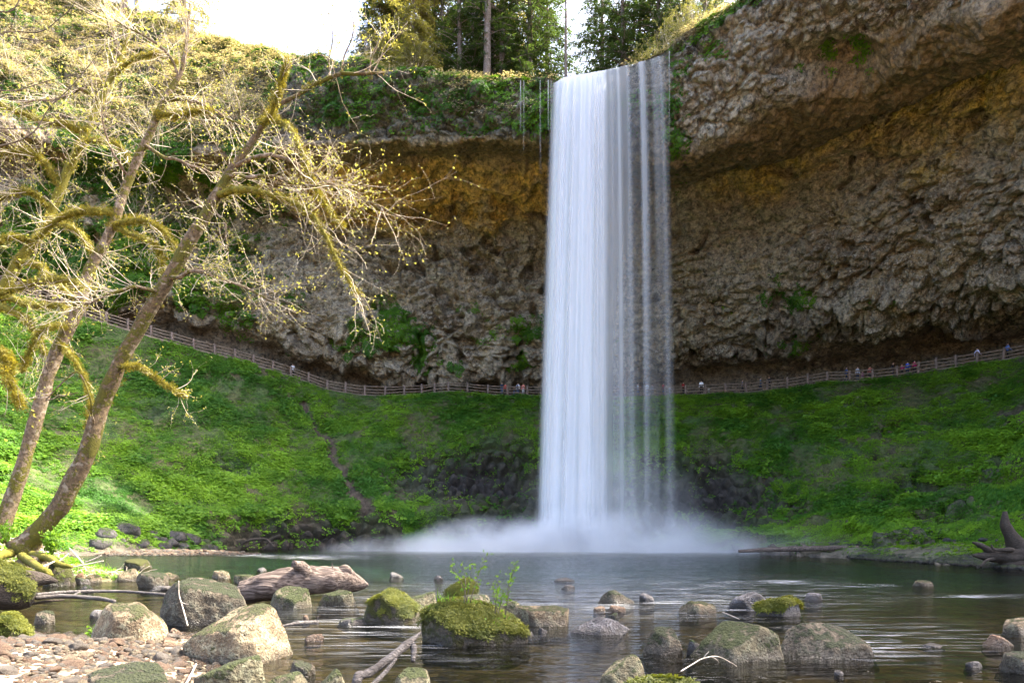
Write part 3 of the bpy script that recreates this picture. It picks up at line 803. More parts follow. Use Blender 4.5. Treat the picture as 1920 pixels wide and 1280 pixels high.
# ------------------------------------------------------------------ the waterfall and its spray
def build_fall():
    root = tag(empty('waterfall', P(1080, 1035, 61)), 'tall white waterfall dropping from the cliff rim into the pool', 'waterfall')
    base = np.array(root.location)
    def curtain(name, pxa, pxb, bxa, bxb, yoff, prof, seed, nu, out=2.6, nz=1.0):
        u = np.linspace(0, 1, nu); v = np.concatenate([np.linspace(0, .06, 12)[:-1], np.linspace(.06, 1, 46)])
        U, Vv = np.meshgrid(u, v)
        px = pxa + (pxb - pxa) * U
        lipy = np.interp(px, [960, 1040, 1060, 1100, 1160, 1200, 1250, 1262], [150, 150, 140, 133, 120, 110, 96, 94])
        lipD = np.interp(px, [960, 1045, 1250, 1270], [70.5, 68.3, 62.2, 61.8])
        top = to_world(px, lipy, lipD)
        bx = bxa + (bxb - bxa) * U
        D1 = lipD - out - 1.6 - yoff
        bot = to_world(bx, HZ + F * (CH + .4) / D1, D1)
        fall = np.clip(Vv, 0, 1)
        s = np.sqrt(fall)
        G = np.empty(U.shape + (3,))
        G[..., 2] = top[..., 2] + 0.45 + (bot[..., 2] - top[..., 2] - .25) * fall
        G[..., 0] = top[..., 0] + (bot[..., 0] - top[..., 0]) * (0.45 * s + 0.55 * fall)
        G[..., 1] = top[..., 1] + 1.2 + (bot[..., 1] - top[..., 1] - 1.2) * np.minimum(1, s * 1.02)
        q = np.stack([U * (pxb - pxa) / (7.0 if nz > .9 else 11.0), Vv * 0.8, np.zeros_like(U)], -1)
        q2 = np.stack([U * (pxb - pxa) / 3.2, Vv * 0.7 + 5, np.zeros_like(U)], -1)
        q3 = np.stack([U * (pxb - pxa) / 24.0, Vv * 0.5 + 9, np.zeros_like(U)], -1)
        a, b, c = vn(q, seed), vn(q2, seed + 1) * .6, vn(q3, seed + 2)
        G[..., 1] += (a * .35 + b * .12) * np.minimum(1, Vv * 8) * (nz if nz > .9 else 0.0)
        dn = prof(U, Vv) + nz * (0.28 * a + (0.12 if nz > .9 else .05) * b * (1 - .8 * Vv) + 0.22 * c)
        edge = sstep(0, .12, U) * sstep(1, .86, U)
        dn = np.clip(dn, 0, 1) * edge
        me = make_mesh(name, (G - base).reshape(-1, 3), grid_faces(*U.shape), True, {'dens': dn.ravel()})
        return link(name, me, M['fall'], root)
    curtain('water_curtain', 1036, 1160, 1000, 1168, 0.0, lambda u, v: 1.0 - .80 * sstep(.66, .94, u + .05 * v), 300, 220)
    curtain('water_curtain', 1044, 1140, 1006, 1150, 0.5, lambda u, v: 0.72 - .5 * sstep(.6, .95, u), 320, 200)
    curtain('water_curtain', 1050, 1125, 1010, 1120, 1.0, lambda u, v: 0.42 + .2 * (1 - v), 340, 180)
    curtain('water_curtain', 1140, 1212, 1140, 1232, 0.3, lambda u, v: 0.20 - .13 * v - .10 * u, 360, 150, 1.8, .45)
    curtain('water_curtain', 1196, 1252, 1206, 1272, 0.2, lambda u, v: 0.17 - .11 * v, 380, 120, 1.3, .5)
    for k, (a, b, d) in enumerate([(1160, 1166, .50), (1178, 1186, .24), (1204, 1214, .22), (1238, 1257, .24)]):
        curtain('water_strand', a - 9, a + 9, b - 19, b + 19, 0.9 + .15 * k, lambda u, v, d=d: d * np.exp(-7 * (u * 2 - 1) ** 2) * (1 - .3 * v), 400 + k * 5, 40, 1.5, .10)
    for k, (a, d) in enumerate([(976, .5), (982, .35), (1013, .35), (1028, .55), (1033, .4), (1255, .45)]):
        strand_rill(root, base, a, d, k)

def strand_rill(root, base, a, d, k):
    u = np.linspace(-1, 1, 9); v = np.linspace(0, 1, 30)
    U, Vv = np.meshgrid(u, v)
    D = np.interp(a, [960, 1045, 1250, 1270], [70.2, 68.0, 62.0, 61.6]) - 1.4
    y0 = np.interp(a, [960, 1040, 1250], [151, 150, 96])
    y1 = y0 + 95 + 40 * (k % 3)
    G = to_world(a + U * 1.8, y0 + (y1 - y0) * Vv, np.full(U.shape, D))
    dn = np.clip(d * (1 - np.abs(U)) * (1 - Vv * .8) * (1.0 + .5 * vn(np.stack([U * 2, Vv * 6, U * 0], -1), 70 + k)), 0, 1)
    link('water_rill', make_mesh('water_rill', (G - base).reshape(-1, 3), grid_faces(*U.shape), True, {'dens': dn.ravel()}), M['fall'], root)
build_fall()

def uv_ellipsoid(name, nu=24, nv=14):
    th = np.linspace(0, np.pi, nv); ph = np.linspace(0, 2 * np.pi, nu)
    T_, P_ = np.meshgrid(th, ph, indexing='ij')
    G = np.stack([np.sin(T_) * np.cos(P_), np.sin(T_) * np.sin(P_), np.cos(T_)], -1)
    me = make_mesh(name, G.reshape(-1, 3), grid_faces(nv, nu)[:, ::-1], True)
    import bmesh
    bm = bmesh.new(); bm.from_mesh(me); bmesh.ops.remove_doubles(bm, verts=bm.verts, dist=1e-4)
    bmesh.ops.recalc_face_normals(bm, faces=bm.faces); bm.to_mesh(me); bm.free()
    return me

def build_mist():
    root = tag(empty('mist', P(1100, 1030, 60)), 'soft white spray billowing at the foot of the waterfall', 'mist', kind='stuff')
    b = np.array(root.location)
    # px, py of the middle, distance, half sizes, density, falloff
    for (px, py, D, sx, sy, sz, dens, pw) in [(1075, 1036, 60.0, 9, 4.5, 4.4, 1.5, 1.6), (930, 1036, 60.5, 9, 4.5, 3.7, 1.2, 1.5), (1235, 1038, 58, 10, 5.0, 4.4, 0.5, 1.4),
                                              (1150, 970, 60, 9, 5, 7.5, 0.12, 1.3), (1060, 1038, 56, 24, 5, 1.7, 0.22, 1.2), (800, 1036, 61, 10, 4.5, 2.0, 0.45, 1.4), (1390, 1044, 54, 12, 6, 3.0, 0.12, 1.3)]:
        c = P(px, py, D)
        me = uv_ellipsoid('spray_cloud')
        o = link('spray_cloud', me, mat_mist('spray', dens, pw, 0.22), root)
        o.location = c - b
        o.scale = (sx, sy, sz)
build_mist()

# ------------------------------------------------------------------ tubes, branches
def tube(pts, rad, sides=6, cap=True, seed=0, bump=0.0, grain=0.0):
    pts = np.asarray(pts, float); rad = np.asarray(rad, float); n = len(pts)
    tg = np.gradient(pts, axis=0); tg /= np.linalg.norm(tg, axis=1, keepdims=True) + 1e-9
    ref = np.array([0.31, 0.12, 0.94]) if abs(tg[0, 2]) < 0.9 else np.array([1.0, 0, 0])
    a = np.cross(tg, ref); a /= np.linalg.norm(a, axis=1, keepdims=True) + 1e-9
    b = np.cross(tg, a)
    th = np.arange(sides) * 2 * np.pi / sides
    rr = np.repeat(rad[:, None], sides, 1)
    ring = pts[:, None] + (a[:, None] * np.cos(th)[None, :, None] + b[:, None] * np.sin(th)[None, :, None]) * rr[..., None]
    if bump:
        nz = fbm(ring, max(rad.max() * 1.2, .05), 3, seed)
        ring = ring + (ring - pts[:, None]) * (nz * bump)[..., None]
    if grain:
        L_ = np.concatenate([[0], np.cumsum(np.linalg.norm(np.diff(pts, axis=0), axis=1))])
        q = np.stack([np.repeat(np.cos(th)[None] * 3.2, n, 0), np.repeat(np.sin(th)[None] * 3.2, n, 0), np.repeat((L_ / (rad.max() * 3))[:, None], sides, 1)], -1)
        g = ridge(q, 1.0, 3, seed + 40)
        ring = ring + (ring - pts[:, None]) * (g * grain)[..., None]
    V = ring.reshape(-1, 3)
    i = np.arange(n - 1)[:, None] * sides; j = np.arange(sides)[None]; j2 = (j + 1) % sides
    Fq = np.stack([i + j, i + j2, i + sides + j2, i + sides + j], -1).reshape(-1, 4)
    Fc = []
    if cap:
        V = np.vstack([V, pts[:1], pts[-1:]])
        c0, c1 = n * sides, n * sides + 1
        k = np.arange(sides); k2 = (k + 1) % sides
        Fc = np.concatenate([np.stack([np.full(sides, c0), k2, k], -1), np.stack([np.full(sides, c1), (n - 1) * sides + k, (n - 1) * sides + k2], -1)])
    return V, Fq, Fc

class Acc:
    def __init__(s): s.V = []; s.Q = []; s.T = []; s.n = 0
    def add(s, V, Q=None, T=None):
        s.V.append(V)
        if Q is not None and len(Q): s.Q.append(Q + s.n)
        if T is not None and len(T): s.T.append(T + s.n)
        s.n += len(V)
    def mesh(s, name, smooth=True, off=None):
        V = np.vstack(s.V)
        if off is not None: V = V - off
        return make_mesh(name, V, [np.vstack(x) for x in (s.Q, s.T) if x], smooth)

def smooth_line(pts, n):
    pts = np.asarray(pts, float)
    return hermite(np.arange(len(pts)), pts, np.linspace(0, len(pts) - 1, n))

def wpts(lst, D, dd=0.0):
    """photo bearings at a distance -> world points; dd moves the far end nearer or farther"""
    k = np.linspace(0, 1, len(lst))
    return np.array([P(x, y, D + dd * t) for (x, y), t in zip(lst, k)])

def grow_twig(start, d, L, r0, npt, rs, droop, wob):
    pts = [np.array(start)]; d = d / np.linalg.norm(d); st = L / npt
    for i in range(npt):
        d = d + rs.normal(0, wob, 3) + np.array([0, 0, droop]); d /= np.linalg.norm(d)
        pts.append(pts[-1] + d * st)
    return np.array(pts), np.linspace(r0, r0 * .35, npt + 1)

def spray(limb, rad, rs, acc, leaves, n, L, r0, droop=-0.04, depth=2, t0=0.25, bias=(0, 0, 0), leafn=3, wob=.16):
    m = len(limb)
    for _ in range(n):
        t = t0 + (1 - t0) * rs.uniform(0, 1) ** 0.8
        k = min(m - 2, int(t * (m - 1)))
        f = t * (m - 1) - k
        s = limb[k] * (1 - f) + limb[k + 1] * f
        tg = limb[k + 1] - limb[k]; tg = tg / (np.linalg.norm(tg) + 1e-9)
        d = tg * rs.uniform(.3, 1.0) + rs.normal(0, .62, 3) + np.array(bias)
        l = L * rs.uniform(.45, 1.25)
        p, r = grow_twig(s, d, l, min(r0, 0.6 * np.interp(t, np.linspace(0, 1, m), rad)) * rs.uniform(.7, 1.2), 7, rs, droop, wob)
        V, Q, Tt = tube(p, r, 4 if r0 > .012 else 3, False)
        acc.add(V, Q)
        if depth > 1:
            spray(p, r, rs, acc, leaves, rs.integers(3, 6), l * .55, r0 * .6, droop * .5, depth - 1, .25, (0, 0, 0.08), leafn, wob)
        for q in range(leafn):
            i = rs.integers(2, len(p))
            leaves.append(p[i] + rs.normal(0, .03, 3))

def leaf_mesh(name, pts, size, seed, off=None, per=1):
    r = np.random.default_rng(seed); c = np.repeat(np.asarray(pts), per, 0)
    n = len(c)
    d = r.normal(0, 1, (n, 3)); d[:, 2] += .3
    V, Fq = leaf_quads(c, d, r.normal(0, 1, (n, 3)), r.uniform(.6, 1.4, n) * size, r.uniform(.5, 1.1, n) * size * .7)
    if off is not None: V = V - off
    return make_mesh(name, V, Fq, False)

def moss_part(root, base, mossp, seed):
    r = np.random.default_rng(seed + 5); pts = []
    for V, w in mossp:
        k = r.choice(len(V), int(len(V) * w * 3)); pts.append(V[k] + r.normal(0, .05, (len(k), 3)))
    p = np.vstack(pts) - base; n = len(p)
    s = r.uniform(.6, 1.7, n)
    o = scatter('moss', p, r.uniform(-3, 3, (n, 3)), np.repeat(s[:, None], 3, 1), np.clip(r.normal(.5, .3, n), 0, 1), MOSSC, 4, root)
    o['kind'] = 'stuff'

def maple(name, label, trunk, widths, D, limbs, seed, bark, dd=0.0, sp=1.0, extra_twigs=0, leafn=3):
    rs = np.random.default_rng(seed)
    tp = wpts(trunk, D, dd)
    base = tp[0].copy()
    root = tag(empty(name, base), label, 'tree', 'leaning bare maples on the near bank')
    n = 60
    tl = smooth_line(tp, n)
    tl[3:-3] += np.stack([fbm(tl, 1.5, 2, seed), fbm(tl, 1.5, 2, seed + 3), fbm(tl, 1.5, 2, seed + 6)], -1)[3:-3] * 0.10
    dist = np.linspace(D, D + dd, len(widths))
    rad = np.interp(np.linspace(0, 1, n), np.linspace(0, 1, len(widths)), np.array(widths) * .345 / F * dist)
    flare = 1 + 0.55 * np.exp(-np.arange(n) / 1.6)
    V, Q, T3 = tube(tl, rad * flare, 14, True, seed, 0.22)
    link('trunk', make_mesh('trunk', V - base, [Q, T3]), bark, root)
    tw = Acc(); lv = []; mossp = []
    mossp.append((V, .12))
    # limbs
    for (pts, w0, w1, nsp, L, droop, bias, mossy, d0, d1) in limbs:
        lp = np.array([P(x, y, d0 + (d1 - d0) * t) for (x, y), t in zip(pts, np.linspace(0, 1, len(pts)))])
        k = int(np.argmin(np.linalg.norm(tl - lp[0], axis=1)))
        if np.linalg.norm(tl[k] - lp[0]) < 3.5: lp[0] = tl[k]
        ll = smooth_line(lp, 26)
        ll[2:] += np.stack([fbm(ll, .9, 2, seed + 20), fbm(ll, .9, 2, seed + 23), fbm(ll, .9, 2, seed + 26)], -1)[2:] * 0.14
        lr = np.linspace(w0, w1, 26) * .5 / F * np.linspace(d0, d1, 26)
        if mossy: lr = lr * (1 + 0.30 * np.abs(fbm(ll, .45, 3, seed + 31)))
        V, Q, T3 = tube(ll, lr, 8, True, seed + 5, 0.30 if mossy else .12)
        if mossy: mossp.append((V, .9))
        link('limb', make_mesh('limb', V - base, [Q, T3]), M['mossbark'] if mossy else M['barkp'], root)
        spray(ll, lr, rs, tw, lv, int(nsp * sp * 1.2), L * 1.2, .0115, droop, 2, .18, bias, leafn)
    if extra_twigs:
        spray(tl[int(n * .35):], rad[int(n * .35):], rs, tw, lv, extra_twigs, 1.9, .016, -.02, 2, 0.0, (0, 0, .1), leafn)
    if tw.n: link('twigs', tw.mesh('twigs', True, base), M['twig'], root)['kind'] = 'stuff'
    if lv: link('crown', leaf_mesh('crown', lv, .08, seed, base, 1), M['bud'], root)
    if mossp: moss_part(root, base, mossp, seed)
    return root

LT = [
 # points, w0, w1, sprays, length, droop, bias, mossy, d0, d1
 ([(412, 352), (470, 356), (538, 376), (582, 402), (612, 452), (640, 505), (666, 546)], 13, 3, 22, 1.5, -.03, (.25, 0, -.15), True, 24, 23),
 ([(440, 305), (510, 292), (585, 325), (660, 365), (752, 402)], 9, 2.5, 34, 1.9, -.02, (.5, 0, -.05), False, 24, 23.5),
 ([(430, 325), (500, 330), (580, 350), (650, 352)], 8, 2.5, 30, 1.8, .0, (.4, 0, 0), False, 24, 22.5),
 ([(320, 512), (372, 512), (440, 528), (520, 565)], 9, 2.5, 34, 1.5, -.02, (.4, 0, -.05), False, 24, 22),
 ([(300, 545), (245, 540), (185, 560), (130, 575)], 8, 2.5, 30, 1.4, .01, (-.35, 0, .1), False, 24, 22.5),
 ([(508, 212), (545, 240), (570, 290), (592, 362), (640, 420)], 9, 3, 16, 1.4, -.05, (.1, 0, -.1), True, 24, 23),
 ([(500, 215), (520, 190), (532, 155), (542, 118)], 8, 1, 14, 1.1, .02, (0, 0, .2), True, 24, 24),
 ([(620, 145), (616, 110), (622, 60), (614, 20)], 4, 1.2, 9, .9, .03, (0, 0, .3), False, 25, 25),
 ([(650, 142), (648, 100), (660, 50), (652, 10)], 4, 1.2, 9, .9, .03, (0, 0, .3), False, 25, 25),
 ([(690, 135), (700, 95), (722, 55)], 4, 1.2, 8, .9, .03, (.1, 0, .3), False, 25, 25),
 ([(225, 690), (260, 690), (300, 715), (350, 740)], 5, 1.5, 10, .9, -.01, (.3, 0, 0), True, 24, 23.4),
 ([(180, 800), (165, 745), (140, 700), (90, 752), (142, 735)], 4, 1.5, 5, .7, -.02, (-.1, 0, -.1), False, 23.6, 23),
 ([(400, 375), (420, 420), (430, 470), (410, 440)], 4, 1.5, 12, 1.0, -.02, (.1, 0, .1), False, 23.6, 23)]
maple('maple_tree', 'leaning mossy maple with forked trunk, nearest to the waterfall', [(40, 1034), (72, 995), (112, 945), (152, 868), (190, 760), (224, 682), (290, 560), (350, 470), (402, 370), (430, 322), (458, 282), (505, 212), (548, 182), (612, 146), (720, 136)],
      [52, 48, 46, 44, 41, 38, 36, 33, 30, 26, 19, 13, 11, 10, 7], 24, LT, 101, M['bark'], 1.0, 1.0, 20)
LB = [
 ([(165, 545), (130, 525), (85, 522), (30, 545), (-20, 560)], 14, 5, 12, 1.2, -.03, (-.2, 0, 0), True, 26, 25.5),
 ([(220, 402), (160, 396), (110, 412), (70, 450)], 15, 5, 14, 1.3, -.04, (-.2, 0, 0), True, 26, 26.5),
 ([(215, 405), (262, 408), (300, 425), (330, 470)], 12, 4, 18, 1.3, -.03, (.3, 0, -.1), True, 26, 25.6),
 ([(230, 415), (275, 450), (300, 480), (310, 520)], 9, 3, 12, 1.0, -.04, (.1, 0, -.2), True, 26, 25.4),
 ([(310, 182), (352, 188), (400, 210), (470, 240)], 9, 3, 24, 1.7, -.02, (.3, 0, -.05), False, 26.5, 26),
 ([(312, 215), (345, 215), (392, 212)], 9, 3, 16, 1.6, -.02, (.3, 0, -.1), True, 26.5, 26),
 ([(275, 265), (330, 300), (390, 320), (440, 350)], 7, 2.5, 24, 1.6, -.02, (.3, 0, -.1), False, 26.3, 25.6),
 ([(340, 130), (345, 85), (350, 40), (335, -10)], 6, 2, 18, 1.5, .02, (0, 0, .2), False, 26.8, 26.8),
 ([(335, 140), (300, 90), (250, 60), (215, 40)], 6, 2, 22, 1.7, -.01, (-.2, 0, .1), False, 26.8, 26.2),
 ([(245, 330), (215, 290), (195, 240), (190, 200)], 6, 2, 20, 1.5, .01, (-.1, 0, .2), False, 26.2, 25.6),
 ([(120, 640), (150, 690), (170, 760), (165, 800)], 7, 3, 8, .9, -.03, (.1, 0, -.1), True, 25.6, 25),
 ([(135, 610), (95, 615), (60, 650), (40, 690)], 6, 2, 10, 1.0, -.03, (-.1, 0, -.1), True, 25.8, 25)]
maple('maple_tree', 'straighter dark maple trunk standing behind the forked leaning one', [(-12, 1008), (18, 945), (45, 862), (76, 760), (106, 660), (140, 590), (166, 520), (206, 430), (246, 330), (276, 260), (312, 182), (340, 130), (350, 70), (356, 10)],
      [42, 38, 35, 33, 33, 30, 28, 25, 22, 19, 15, 11, 8, 5], 26, LB, 202, M['barkp'], 1.0, 1.0, 26)
LC = [
 ([(10, 550), (60, 568), (110, 572), (142, 600)], 13, 5, 10, 1.3, -.04, (.1, 0, -.1), True, 30, 29),
 ([(-5, 575), (40, 590), (70, 620), (82, 660)], 14, 5, 10, 1.3, -.05, (.1, 0, -.2), True, 30, 29),
 ([(40, 485), (70, 500), (110, 535), (145, 560)], 12, 4, 12, 1.3, -.04, (.1, 0, -.1), True, 30, 29),
 ([(85, 415), (130, 425), (165, 455), (180, 480)], 13, 5, 14, 1.4, -.03, (.2, 0, -.1), True, 30, 29),
 ([(60, 440), (20, 440), (-20, 460)], 9, 4, 12, 1.4, -.02, (-.2, 0, 0), True, 30, 29),
 ([(130, 312), (160, 270), (200, 262), (240, 290)], 8, 3, 18, 1.7, -.02, (.2, 0, 0), True, 30.5, 30),
 ([(165, 242), (120, 235), (60, 218), (-10, 195)], 12, 7, 24, 1.7, -.01, (-.1, 0, .05), True, 30.5, 30),
 ([(190, 185), (150, 170), (100, 185), (40, 190)], 8, 3, 22, 1.7, -.01, (-.1, 0, .05), False, 30.5, 30),
 ([(215, 135), (250, 110), (290, 100), (330, 120)], 7, 2.5, 22, 1.7, -.01, (.2, 0, .05), True, 30.5, 30),
 ([(120, 340), (80, 300), (40, 282), (-10, 290)], 11, 6, 22, 1.7, -.02, (-.1, 0, .05), True, 30, 29.5),
 ([(100, 380), (60, 360), (20, 365), (-20, 380)], 9, 5, 18, 1.6, -.02, (-.1, 0, 0), True, 30, 29.5),
 ([(225, 110), (205, 60), (190, 20)], 6, 2, 16, 1.5, .0, (-.1, 0, .2), False, 30.8, 30.5)]
maple('maple_tree', 'sunlit golden moss covered maple, farthest back of the bare maples', [(-62, 900), (-55, 760), (-40, 640), (-8, 570), (40, 485), (86, 412), (130, 312), (166, 242), (190, 182), (216, 132), (236, 80), (245, 20)],
      [34, 33, 32, 31, 28, 26, 22, 18, 15, 12, 9, 6], 30, LC, 303, M['mossbark'], 1.0, 1.1, 34)
LD = [
 ([(-60, 330), (20, 262), (90, 215), (150, 150), (205, 80)], 3.2, .8, 5, .8, -.01, (.2, 0, .1), False, 13, 13),
 ([(-60, 60), (10, 35), (60, -30)], 4, 1.5, 3, .6, 0, (.2, 0, .1), False, 12, 12),
 ([(-60, 80), (40, 60), (120, 20), (150, -10)], 2.6, .8, 4, .8, 0, (.2, 0, .1), False, 13, 13),
 ([(-60, 70), (50, 72), (140, 73), (215, 60)], 2.2, .6, 4, .8, 0, (.2, 0, 0), False, 13, 13),
 ([(-60, 200), (30, 172), (100, 150), (160, 140)], 2.6, .7, 5, .8, -.02, (.2, 0, 0), False, 13, 13),
 ([(-60, 180), (40, 190), (100, 192), (150, 180)], 2.0, .6, 4, .7, -.02, (.2, 0, 0), False, 13, 13),
 ([(-60, 260), (40, 238), (100, 232), (150, 205)], 2.2, .6, 5, .8, -.02, (.2, 0, 0), False, 13, 13),
 ([(-60, 640), (0, 660), (10, 700), (35, 760)], 6, 2, 6, .8, -.05, (.1, 0, -.2), True, 15, 15),
 ([(-60, 420), (0, 500), (50, 540), (90, 480)], 2.2, .6, 6, .8, -.0, (.2, 0, .1), False, 13, 13)]
def near_twigs():
    r = maple('maple_tree', 'dark thin twigs reaching in from the upper left edge', [(-260, 1080), (-250, 800), (-235, 500), (-180, 250), (-120, 60), (-60, -80)], [30, 27, 23, 18, 12, 6], 14, LD, 404, M['bark'], -1.0, 1.0, 0, 1)
    for c in r.children:
        if c.name.startswith(('limb', 'twigs')) and not any(s.material == M['mossbark'] for s in c.material_slots): c.data.materials[0] = M['darktwig']
near_twigs()

# ------------------------------------------------------------------ conifers on the rim
def conifer_data(seed, H, r0, b0, nb, blen, needle_n, taper=1.0, droop=-.25):
    rs = np.random.default_rng(seed)
    z = np.linspace(0, H, 24)
    tl = np.stack([np.cumsum(rs.normal(0, .02, 24)), np.cumsum(rs.normal(0, .02, 24)), z - .6], 1)
    V, Q, T3 = tube(tl, r0 * (1 - z / H * .9) * (1 + .35 * np.exp(-z / .6)), 10, True, seed, .12)
    trunk = make_mesh('trunk', V, [Q, T3])
    br = Acc(); C = []; Dd = []; U = []; Ln = []
    for i in range(nb):
        zz = b0 + (H * .97 - b0) * (i + rs.uniform()) / nb
        f = (zz - b0) / (H - b0)
        L = blen * (1 - f) ** .75 * rs.uniform(.65, 1.15) + .4
        a = rs.uniform(0, 6.283)
        d = np.array([math.cos(a), math.sin(a), rs.uniform(-.05, .35)])
        s = np.array([np.interp(zz, z, tl[:, 0]), np.interp(zz, z, tl[:, 1]), zz])
        p, r = grow_twig(s, d, L, .035 + .012 * L, 8, rs, droop / 4, .06)
        V, Q, T3 = tube(p, r, 4, False); br.add(V, Q)
        for q in range(int(needle_n * L / blen) + 3):
            t = rs.uniform(.18, 1.0) * 8; k = min(7, int(t)); c = p[k] + (p[k + 1] - p[k]) * (t - k)
            tg = p[k + 1] - p[k]; tg /= np.linalg.norm(tg)
            side = np.cross(tg, [0, 0, 1]); side /= np.linalg.norm(side) + 1e-9
            sl = L * .34 * (1.1 - t / 9) * rs.uniform(.5, 1.2)
            dd = side * rs.choice([-1, 1]) * rs.uniform(.5, 1) + tg * rs.uniform(.3, .9) + np.array([0, 0, rs.uniform(-.45, .1)])
            dd /= np.linalg.norm(dd)
            m = max(2, int(sl / .13))
            for e in range(m):
                C.append(c + dd * sl * e / m + rs.normal(0, .04, 3)); Dd.append(dd + rs.normal(0, .38, 3)); U.append(np.array([0, 0, 1.0]) + rs.normal(0, .3, 3)); Ln.append(rs.uniform(.30, .55))
    C, Dd, U, Ln = np.array(C), np.array(Dd), np.array(U), np.array(Ln)
    V, Fq = leaf_quads(C, Dd, U, Ln, Ln * .24)
    return trunk, br.mesh('branches'), make_mesh('crown', V, Fq, False)

_m = (CG[3] > 8.98) | ((CG[4] < 470) & (CG[3] > 8.1))
PLAT = CG[0][_m]
def plateau_z(x, y):
    k = np.argmin((PLAT[:, 0] - x) ** 2 + (PLAT[:, 1] - y) ** 2)
    return float(PLAT[k, 2])

def put_conifer(name, data, label, px, py, D, scale=1.0, rz=0.0, mat=None, lean=0.0, group='conifers on the cliff rim', crown=True, cat='tree'):
    root = tag(empty(name, P(px, py, D)), label, cat, group)
    root.location[2] = plateau_z(root.location[0], root.location[1])
    root.rotation_euler = (0, R(lean), rz); root.scale = (scale,) * 3
    for nm, me, m in zip(('trunk', 'branches', 'crown'), data, (M['fir'], M['fir'], mat or M['needle'])):
        if nm == 'crown' and mat is not None:
            me = me.copy(); me.materials.clear()
        o = link(nm, me, m, root)
        if nm == 'branches': o['kind'] = 'stuff'
    return root

FIR_A = conifer_data(1, 30, .40, 0.6, 190, 5.6, 34)
FIR_B = conifer_data(2, 32, .42, 2.0, 120, 4.6, 26)
FIR_C = conifer_data(3, 22, .26, 0.3, 170, 4.4, 32, 1, -.42)
FIR_D = conifer_data(4, 34, .46, 6.0, 80, 4.4, 22)
SNAG = conifer_data(5, 30, .22, 5.5, 22, 1.4, 8)
for (dat, lab, px, py, D, s, rz, mt, ln) in [
    (FIR_C, 'sunlit golden green young fir at the cliff edge, left of the tall trunks', 776, 152, 76.5, .85, .4, 'needlelit', 0),
    (FIR_A, 'dark fir partly behind the sunlit golden young fir', 728, 145, 84, .95, 1.2, None, 0),
    (FIR_C, 'small dark fir left of the sunlit golden one', 690, 132, 84, .62, 2.2, None, 0),
    (FIR_B, 'slim brown trunked fir right of the sunlit golden young fir', 861, 150, 79, .8, 2.0, None, 0),
    (FIR_B, 'reddish trunked fir left of the thick pale trunk', 889, 150, 79.5, .85, 3.0, None, 0),
    (FIR_D, 'fir with the thick pale grey trunk on the rim', 912, 152, 76.5, 1.0, .2, None, 1.0),
    (FIR_B, 'dark trunked fir just right of the thick pale trunk', 926, 152, 80, .9, 4.1, None, 1.5),
    (FIR_B, 'slightly leaning dark trunked fir, second right of the thick pale trunk', 940, 152, 78.5, .9, 5.2, None, 2.5),
    (FIR_A, 'broad dark fir with low boughs left of the waterfall top', 992, 152, 79, .95, .9, None, 0),
    (FIR_A, 'dark fir filling in behind the tall trunks', 830, 150, 85, 1.0, 3.3, None, 0),
    (SNAG, 'thin bare pole of a tree left above the waterfall lip', 1061, 150, 76, .9, .0, None, 0),
    (FIR_A, 'large dense dark fir right above the waterfall', 1168, 135, 74, .86, 2.4, None, 0),
    (FIR_A, 'dense dark fir second to the right above the waterfall', 1235, 120, 73, .86, 4.4, None, 0),
    (FIR_C, 'dark drooping fir between the two dense firs above the waterfall', 1200, 120, 78, 1.05, 1.4, None, 0),
    (FIR_A, 'dark fir at the left edge of the dense group above the waterfall', 1128, 140, 80, .9, .3, None, 0),
    (FIR_A, 'dark fir rising behind the yellow green rim shrubs', 1290, 95, 72, .85, 5.0, None, 0),
    (FIR_A, 'tall fir far back between the sunlit golden fir and the slim brown trunk', 815, 140, 88, 1.15, 1.9, 'needlelit', 0),
    (FIR_A, 'tall fir far back behind the reddish and pale trunks', 900, 140, 88, 1.15, 2.9, None, 0),
    (FIR_A, 'tall fir far back right of the leaning dark trunk', 960, 142, 87, 1.1, 4.9, 'needlelit', 0),
    (FIR_A, 'tall fir far back left of the thin bare pole', 1025, 145, 84, .95, 0.7, None, 0),
    (FIR_C, 'sunlit fir far back behind the bare grey bush', 745, 140, 82, 1.2, 3.7, 'needlelit', 0),
    (FIR_B, 'slim trunk behind the yellow shrubs on the right rim', 1322, 70, 68, .6, 1.1, None, 0),
    (FIR_B, 'rightmost slim reddish trunk on the right rim', 1342, 60, 66, .58, 2.7, None, 0),
    (FIR_D, 'upright bare lower trunk at the top left skyline', 233, 30, 98, 1.0, 1.7, None, 0),
    (FIR_D, 'leaning bare lower trunk at the top left skyline', 262, 36, 98, 1.0, 2.6, None, 10),
    (FIR_B, 'fir with fine drooping boughs at the top left skyline', 345, 58, 93, 1.0, .6, 'needlelit', 0)]:
    put_conifer('fir_tree', dat, lab, px, py, D, s, rz, M[mt] if mt else None, ln)

# forest on the plateau to the right, beyond the frame: it shades the right half of the stream
rs = np.random.default_rng(77)
for k in range(16):
    x = 40.5 + rs.uniform(-1, 3) + (k % 2) * 5; y = 20 + k * 2.1 + rs.uniform(-.8, .8)
    rimx = np.interp(y, [21, 32, 38, 44, 50], [44, 39, 33, 31, 27.5])
    o = put_conifer('fir_tree', [FIR_A, FIR_C, FIR_A][k % 3], 'fir of the forest on the plateau right of the view', 960, 995, 50, (rs.uniform(.52, .63) if k % 3 != 1 else rs.uniform(.70, .82)), rs.uniform(0, 6), None, 0, 'plateau forest right of the view')
    xx = max(x, rimx + 2.5); o.location = (xx, y, plateau_z(xx, y))

